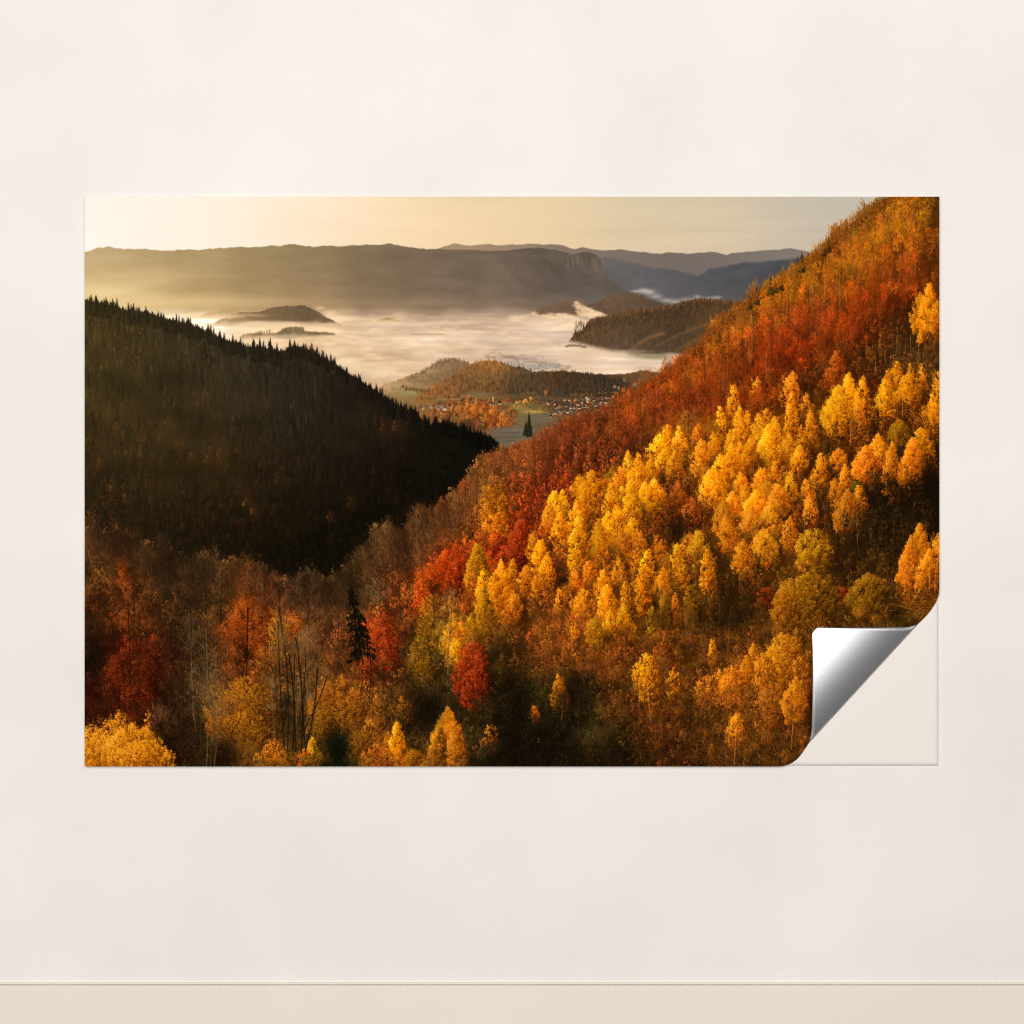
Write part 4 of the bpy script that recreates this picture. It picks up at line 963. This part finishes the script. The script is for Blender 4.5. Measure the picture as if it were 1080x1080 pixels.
for x, y, h in ((222, 740, 70), (205, 690, 60), (235, 760, 50), (318, 700, 50), (298, 690, 50), (330, 680, 40), (170, 770, 50)):
    twigs(x, y, h * .5, h * .8, (112, 84, 52), 130, .6, .38)
for i in range(16):
    x, y = rng.uniform(205, 245), rng.uniform(680, 780)
    stroke(x, y, x + rng.normal(6, 8), y - rng.uniform(4, 14), (150, 128, 96), 1, .55, .1)
soft_disc(98, 690, 12, 26, (22, 14, 6), .6)
soft_disc(240, 790, 14, 20, (22, 13, 6), .7)
soft_disc(186, 680, 14, 20, (34, 22, 10), .4)
for (x, y, rx, ry, a) in [(450, 745, 20, 14, .75), (448, 760, 18, 12, .6), (545, 770, 22, 34, .6), (600, 735, 16, 16, .6), (570, 800, 40, 16, .5), (535, 725, 14, 18, .5), (620, 800, 30, 12, .4), (655, 795, 22, 12, .5), (780, 640, 20, 18, .35), (770, 655, 18, 10, .4), (955, 515, 26, 12, .45), (980, 512, 14, 16, .5), (930, 545, 20, 10, .35), (880, 600, 14, 10, .4), (715, 560, 12, 12, .45), (595, 613, 6, 5, .8), (690, 650, 14, 8, .4), (945, 647, 8, 6, .6), (175, 790, 20, 12, .5)]:
    soft_disc(x, y, rx, ry, (16, 11, 5), a)
    m = int(rx * ry * .5)
    dabs(x + rng.normal(0, .6, m) * rx, y + rng.normal(0, .6, m) * ry, ramp(rng.beta(1.4, 3.4, m), PAL['B']), 1)
for i in range(30):
    t = (i + rng.random() * .8) / 30
    y = 620 + 72 * t
    for d_ in (-1, 1):
        if rng.random() < .18:
            continue
        L = (2.5 + 14 * t ** .85) * rng.uniform(.45, 1.1)
        x0 = 370 + 13 * t
        for m in range(int(L * 1.6)):
            q = rng.random()
            sx, sy = x0 + d_ * L * q, y + L * (.10 * q + .30 * q * q) + rng.normal(0, .5)
            stroke(sx, sy, sx + d_ * rng.uniform(0, 1.5), sy + rng.uniform(1, 3.6) * (1.2 - q * .5), np.array([17, 15, 8]) * rng.uniform(.6, 1.5), 2, .85)
trunk(383, 700, 370, 615, (14, 11, 6), 2, .95)
FIR = [(6, 8, 3), (12, 16, 6), (20, 26, 9), (30, 34, 12), (46, 44, 18)]
soft_disc(356, 788, 14, 20, (10, 12, 5), .9)
crown(356, 766, 22, 46, FIR, 'birch', .55, 0, -.1, 1, 1.3)
crown(350, 782, 18, 30, FIR, 'round', .5, 0, -.1, 1, 1.3)
crown(363, 782, 17, 30, FIR, 'round', .5, 0, -.1, 1, 1.3)
twigs(345, 806, 16, 26, (120, 74, 20), 34, .6, .45)
twigs(368, 806, 14, 24, (128, 78, 22), 30, .6, .45)
BUSH = [(62, 28, 5), (124, 62, 7), (186, 104, 12), (222, 138, 22), (244, 172, 52)]
for x, y, w, h in ((98, 764, 26, 50), (112, 760, 28, 56), (126, 751, 24, 60), (140, 762, 28, 56), (156, 750, 10, 40), (152, 768, 26, 44), (168, 778, 18, 40), (178, 790, 18, 30), (105, 775, 40, 40), (130, 772, 46, 44), (150, 780, 46, 36), (115, 786, 50, 30), (140, 788, 56, 28), (94, 780, 30, 40)):
    crown(x, y, w, h, BUSH, 'round', .8, 0, -.02, 2, 1.35, .2)
    crown(x, y, w, h, BUSH, 'column', .35, 0, .04, 1, 1.5, .2)
for i in range(90):
    x = rng.uniform(92, 184)
    y = np.interp(x, [90, 98, 112, 126, 138, 146, 156, 166, 176, 186], [764, 764, 760, 752, 762, 768, 762, 780, 788, 800]) + rng.uniform(-4, 14)
    m = 16
    v = rng.random(m)
    dabs(x + rng.normal(0, 1.1, m), y - v * rng.uniform(4, 11) + 3, ramp(rng.normal(.6, .2, m), BUSH), 1)
for i in range(60):
    x, y = rng.uniform(95, 185), rng.uniform(764, 806)
    stroke(x, y, x + rng.normal(0, 2), y - rng.uniform(4, 10), (110, 60, 12), 1, .4)

# spruces and bare tips along the right skyline
for x, y, w, h in ((873, 250, 7, 16), (868, 256, 8, 14), (845, 267, 8, 20), (840, 272, 6, 14), (823, 288, 7, 18), (812, 293, 8, 18), (817, 297, 6, 12), (797, 303, 8, 18), (790, 312, 6, 14)):
    conifer(x, y, w, h, [(26, 20, 8), (44, 34, 12), (66, 50, 18), (88, 64, 22), (110, 78, 28)])
for i in range(420):
    x = rng.uniform(560, 950)
    y = rtop(x)
    c = at_field(ns, x, y + 10) * rng.uniform(.6, 1.1)
    for _ in range(3):
        xx = x + rng.normal(0, 1.6)
        stroke(xx, y + 5, xx + rng.normal(0, 1.4), y - rng.uniform(0, 6), c, 1, .55)
    crown(x, y - rng.uniform(-2, 3), rng.uniform(5, 9), rng.uniform(8, 13), pal_from(at_field(ns, x, y + 8) * rng.uniform(.85, 1.15), .45, 1.35), 'round', .5, 0, 0, 1, 1.1)
# ground with grass lit beside the birches on the right
for i in range(260):
    x, y = rng.normal(968, 16), rng.normal(638, 7)
    stroke(x, y, x + rng.uniform(2, 7), y + rng.normal(0, .8), np.array([192, 112, 26]) * rng.uniform(.55, 1.15), 1, .5)
for i in range(220):
    x, y = rng.uniform(925, 990), rng.uniform(362, 392)
    stroke(x, y, x + rng.uniform(2, 6), y - rng.uniform(0, 2), np.array([128, 82, 32]) * rng.uniform(.4, 1.2), 1, .45)
for i in range(30):
    x, y = rng.uniform(905, 985), rng.uniform(362, 390)
    trunk(x, y + 4, x + rng.normal(0, 1), y - rng.uniform(8, 22), np.array([176, 124, 70]) * rng.uniform(.5, 1.1), 1, .6)

# grain of the print: a little blur, then fine speckle
m_ = below(rt, 6)[..., None]
img = img * (1 - m_) + 255 * np.clip(img / 255, 0, 1) ** 1.07 * m_ * 1.02
img = .62 * img + .38 * blur(img)
img = np.clip(img * (1 + rng.normal(0, .010, (PH, PW, 1))), 0, 255)

CURL = (0.46, -0.30)       # slope of the turned corner at the fold and at its tip
AMBIENT = 0.10
LAMPS = [('softbox', (-0.20, -5.0, 1.85), (0.0, 0.0, 0.8), 6.0, 4.5, 342, (1.0, 0.98, 0.962)),
         ('ceiling_light', (0.1, -2.6, 3.7), (0.1, -0.1, 0.6), 4.0, 1.6, 5, (1.0, 0.98, 0.965))]  # second lamp is an added overhead fill, brightening the upper wall

# ---------------------------------------------------------------- the scene
import bpy
import bmesh
from mathutils import Vector

scene = bpy.context.scene
coll = scene.collection
U = 1.0 / 600.0            # metres per unit of the drawing
FLOOR_LINE = 1037.3


def P(x, y, d=0.0):
    """A point on the wall plane, d metres out from it (the room is towards -Y)."""
    return Vector(((x - 540.0) * U, -d, (FLOOR_LINE - y) * U))


def material(name):
    m = bpy.data.materials.new(name)
    m.use_nodes = True
    nt = m.node_tree
    return m, nt, nt.nodes['Principled BSDF']


def link_obj(name, bm, mat, parent=None, smooth=False):
    me = bpy.data.meshes.new(name)
    bm.normal_update()
    bm.to_mesh(me)
    bm.free()
    me.materials.append(mat)
    if smooth:
        for f in me.polygons:
            f.use_smooth = True
    o = bpy.data.objects.new(name, me)
    coll.objects.link(o)
    if parent is not None:
        o.parent = parent
        o.matrix_parent_inverse = parent.matrix_world.inverted()
    return o


# materials -----------------------------------------------------------------
def plaster(name, base, spread, bump, scale):
    m, nt, b = material(name)
    tc = nt.nodes.new('ShaderNodeTexCoord')
    n1 = nt.nodes.new('ShaderNodeTexNoise')
    n1.inputs['Scale'].default_value = 3.0
    n1.inputs['Detail'].default_value = 6
    n2 = nt.nodes.new('ShaderNodeTexNoise')
    n2.inputs['Scale'].default_value = scale
    n2.inputs['Detail'].default_value = 4
    nt.links.new(tc.outputs['Object'], n1.inputs['Vector'])
    nt.links.new(tc.outputs['Object'], n2.inputs['Vector'])
    r = nt.nodes.new('ShaderNodeValToRGB')
    r.color_ramp.elements[0].position = 0.3
    r.color_ramp.elements[1].position = 0.7
    r.color_ramp.elements[0].color = tuple(c * (1 - spread) for c in base) + (1,)
    r.color_ramp.elements[1].color = tuple(min(1, c * (1 + spread)) for c in base) + (1,)
    nt.links.new(n1.outputs['Fac'], r.inputs['Fac'])
    nt.links.new(r.outputs['Color'], b.inputs['Base Color'])
    bp = nt.nodes.new('ShaderNodeBump')
    bp.inputs['Strength'].default_value = bump
    bp.inputs['Distance'].default_value = 0.001
    nt.links.new(n2.outputs['Fac'], bp.inputs['Height'])
    nt.links.new(bp.outputs['Normal'], b.inputs['Normal'])
    b.inputs['Roughness'].default_value = 0.85
    b.inputs['Specular IOR Level'].default_value = 0.1
    return m


WALL = (0.826, 0.793, 0.744)
m_wall = plaster('wall_paint', WALL, 0.042, 0.14, 140)
m_floor = plaster('skirting_paint', (0.808, 0.745, 0.655), 0.018, 0.05, 60)
m_back = plaster('backing_film', (0.828, 0.772, 0.722), 0.003, 0.0, 60)

m_print, nt, b = material('printed_film')
ink = bpy.data.images.new('valley_print', PW, PH, alpha=False)
px = np.ones((PH, PW, 4), np.float32)
px[..., :3] = img[::-1] / 255.0
ink.pixels.foreach_set(px.ravel())
ink.update()
ink.pack()
tx = nt.nodes.new('ShaderNodeTexImage')
tx.image = ink
tx.extension = 'EXTEND'
nt.links.new(tx.outputs['Color'], b.inputs['Base Color'])
b.inputs['Roughness'].default_value = 0.6
b.inputs['Specular IOR Level'].default_value = 0.0

m_foil, nt, b = material('silver_underside')
b.inputs['Base Color'].default_value = (0.60, 0.60, 0.61, 1)
b.inputs['Metallic'].default_value = 1.0
b.inputs['Roughness'].default_value = 0.45

# setting -------------------------------------------------------------------
bm = bmesh.new()
bmesh.ops.create_cube(bm, size=1)
for v in bm.verts:
    v.co = Vector((v.co.x * 9.0, 0.10 if v.co.y > 0 else 0.0, -0.11 if v.co.z < 0 else 4.0))
o = link_obj('wall', bm, m_wall)
o['kind'] = 'structure'
o['label'] = 'plain warm white plastered wall'

# the skirting board along its foot: a rounded lip, a fine groove, then the flat face (seen from the lip down)
prof = [(0.0, 0.0074), (-0.0030, 0.0074), (-0.0044, 0.0070), (-0.0050, 0.0062), (-0.0052, 0.0054), (-0.0050, 0.0047), (-0.0040, 0.0043),
        (-0.0004, 0.0042), (-0.0004, 0.0026), (-0.0070, 0.0025), (-0.0078, 0.0020), (-0.0082, 0.0010), (-0.0083, -0.02), (-0.0083, -0.100), (0.0, -0.100)]
bm = bmesh.new()
ends = []
for x in (-4.5, 4.5):
    ends.append([bm.verts.new((x, y, z - 0.0046)) for y, z in prof])
for i in range(len(prof)):
    j = (i + 1) % len(prof)
    bm.faces.new((ends[0][i], ends[0][j], ends[1][j], ends[1][i]))
bm.faces.new(ends[0][::-1])
bm.faces.new(ends[1])
bmesh.ops.recalc_face_normals(bm, faces=bm.faces)
o = link_obj('skirting_board', bm, m_floor)
o['kind'] = 'structure'
o['label'] = 'pale beige skirting board along the foot of the wall'

# the sticker ---------------------------------------------------------------
root = bpy.data.objects.new('wall_sticker', None)
root.location = P(540, 508)
root.empty_display_size = 0.1
coll.objects.link(root)
root['label'] = 'large landscape print of an autumn valley on the wall, lower right corner peeled back'
root['category'] = 'wall sticker'
bpy.context.view_layer.update()

# the carrier film on the wall, a hair thicker than paint, with softly rounded borders
T_BACK = 0.0052
bm = bmesh.new()
steps = [(0.0, 0.0), (0.3, 0.30), (1.2, 0.62), (2.4, 0.86), (3.8, 0.97), (6.0, 1.0)]
x0, x1, y0, y1 = 90.0, 989.6, 208.0, 807.4
rings = []
for off, hgt in steps:
    rings.append([bm.verts.new(P(x, y, T_BACK * hgt + 0.0002)) for x, y in ((x0 + off, y0 + off), (x1 - off, y0 + off), (x1 - off, y1 - off), (x0 + off, y1 - off))])
for a, c in zip(rings, rings[1:]):
    for i in range(4):
        j = (i + 1) % 4
        bm.faces.new((a[i], c[i], c[j], a[j]))
bm.faces.new(rings[-1])
bmesh.ops.recalc_face_normals(bm, faces=bm.faces)
back = link_obj('backing_film', bm, m_back, root)
back['label'] = 'pale bare film showing under the peeled corner'

# the printed sheet: its lower right corner runs round into the fold
outline = [(90, 208), (990, 208), (990, 622.6), (989.6, 626.5), (988.4, 630.4), (986.8, 634.4), (984.7, 638.2), (982.4, 641.8), (979.8, 645.3), (976.9, 648.8), (973.6, 652.2), (968, 657.6),
           (852.6, 783.4), (849.6, 788.0), (846.6, 792.6), (843.4, 796.8), (839.8, 800.6), (835.6, 803.8), (831.0, 806.0), (826.0, 807.5), (820.5, 808), (90, 808)]
FACE, THICK = T_BACK + 0.0010, 0.0006
bm = bmesh.new()
uvl = bm.loops.layers.uv.new('UVMap')
front = [bm.verts.new(P(x, y, FACE)) for x, y in outline]
rear = [bm.verts.new(P(x, y, FACE - THICK)) for x, y in outline]
bm.faces.new(front)
bm.faces.new(rear[::-1])
for i in range(len(outline)):
    j = (i + 1) % len(outline)
    bm.faces.new((front[j], front[i], rear[i], rear[j]))
bmesh.ops.recalc_face_normals(bm, faces=bm.faces)
for f in bm.faces:
    for l in f.loops:
        x = l.vert.co.x / U + 540.0
        y = FLOOR_LINE - l.vert.co.z / U
        l[uvl].uv = ((x - PX) / 900.0, 1.0 - (y - PY) / 600.0)
sheet = link_obj('printed_sheet', bm, m_print, root)

# the corner turned over: a shallow roll whose silver underside faces the room
A, B = np.array([968.0, 657.6]), np.array([852.6, 783.4])
d = (A - B) / np.linalg.norm(A - B)
nrm = np.array([-d[1], d[0]])
if np.dot(nrm, np.array([855.0, 661.0]) - B) < 0:
    nrm = -nrm
tip = [(855.0, 771.0), (855.0, 668.0)] + [(855 + 7 - 7 * math.cos(a), 661.3 + 7 - 7 * math.sin(a)) for a in np.linspace(0, math.pi / 2, 9)] + [(954.0, 661.3)]
loop = [tuple(B), (853.6, 780.2), (854.4, 776.4)] + tip + [(959.0, 660.8), (963.5, 659.6), tuple(A)]
loop = np.array(loop)
lt = (loop - B) @ nrm
ls = (loop - B) @ d
T = lt.max()
k = int(lt.argmax())
SL0, SL1 = CURL
NT, NS_ = 40, 24


def lift(t):
    q = t / T
    return U * T * (SL0 * q - 0.5 * (SL0 - SL1) * q * q)


bm = bmesh.new()
grid = []
for i in range(NT + 1):
    t = T * (i / NT) ** 1.0 * 0.9995
    s_lo = np.interp(t, lt[:k + 1], ls[:k + 1])
    s_hi = np.interp(t, lt[k:][::-1], ls[k:][::-1])
    row = []
    for j in range(NS_ + 1):
        s = s_lo + (s_hi - s_lo) * j / NS_
        p = B + d * s + nrm * t
        row.append(bm.verts.new(P(p[0], p[1], FACE + 0.0005 + lift(t))))
    grid.append(row)
for i in range(NT):
    for j in range(NS_):
        bm.faces.new((grid[i][j], grid[i][j + 1], grid[i + 1][j + 1], grid[i + 1][j]))
bmesh.ops.remove_doubles(bm, verts=bm.verts, dist=1e-6)
bmesh.ops.recalc_face_normals(bm, faces=bm.faces)
bm.normal_update()
if sum(f.normal.y for f in bm.faces) > 0:
    bmesh.ops.reverse_faces(bm, faces=bm.faces)
curl = link_obj('curled_corner', bm, m_foil, root, True)
sol = curl.modifiers.new('thickness', 'SOLIDIFY')
sol.thickness = 0.0006
sol.offset = -1
curl['label'] = 'silver grey underside of the corner turned over on the print'

# light ---------------------------------------------------------------------
world = bpy.data.worlds.new('World')
scene.world = world
world.use_nodes = True
world.node_tree.nodes['Background'].inputs['Color'].default_value = (1.0, 0.98, 0.96, 1)
world.node_tree.nodes['Background'].inputs['Strength'].default_value = AMBIENT


def softbox(name, loc, target, sx, sy, watts, colour):
    l = bpy.data.lights.new(name, 'AREA')
    l.shape = 'RECTANGLE'
    l.size, l.size_y = sx, sy
    l.energy = watts
    l.color = colour
    o = bpy.data.objects.new(name, l)
    o.location = loc
    o.rotation_euler = (Vector(target) - Vector(loc)).to_track_quat('-Z', 'Y').to_euler()
    coll.objects.link(o)
    return o


for q in LAMPS:
    softbox(*q)

# camera --------------------------------------------------------------------
cam = bpy.data.cameras.new('camera')
cam.sensor_width = 36.0
cam.sensor_height = 36.0
D = 4.0
cam.lens = 36.0 * D / 1.8
cam.clip_start, cam.clip_end = 0.1, 100
co = bpy.data.objects.new('camera', cam)
co.location = (0, -D, (FLOOR_LINE - 540.0) * U)
co.rotation_euler = (math.pi / 2, 0, 0)
coll.objects.link(co)
scene.camera = co

scene.render.engine = 'CYCLES'
scene.cycles.max_bounces = 6
scene.cycles.use_denoising = False
scene.cycles.filter_width = 1.1
scene.cycles.pixel_filter_type = 'BLACKMAN_HARRIS'
scene.view_settings.view_transform = 'Standard'
scene.view_settings.look = 'None'
scene.view_settings.exposure = 0
scene.view_settings.gamma = 1
scene.view_settings.use_curve_mapping = False
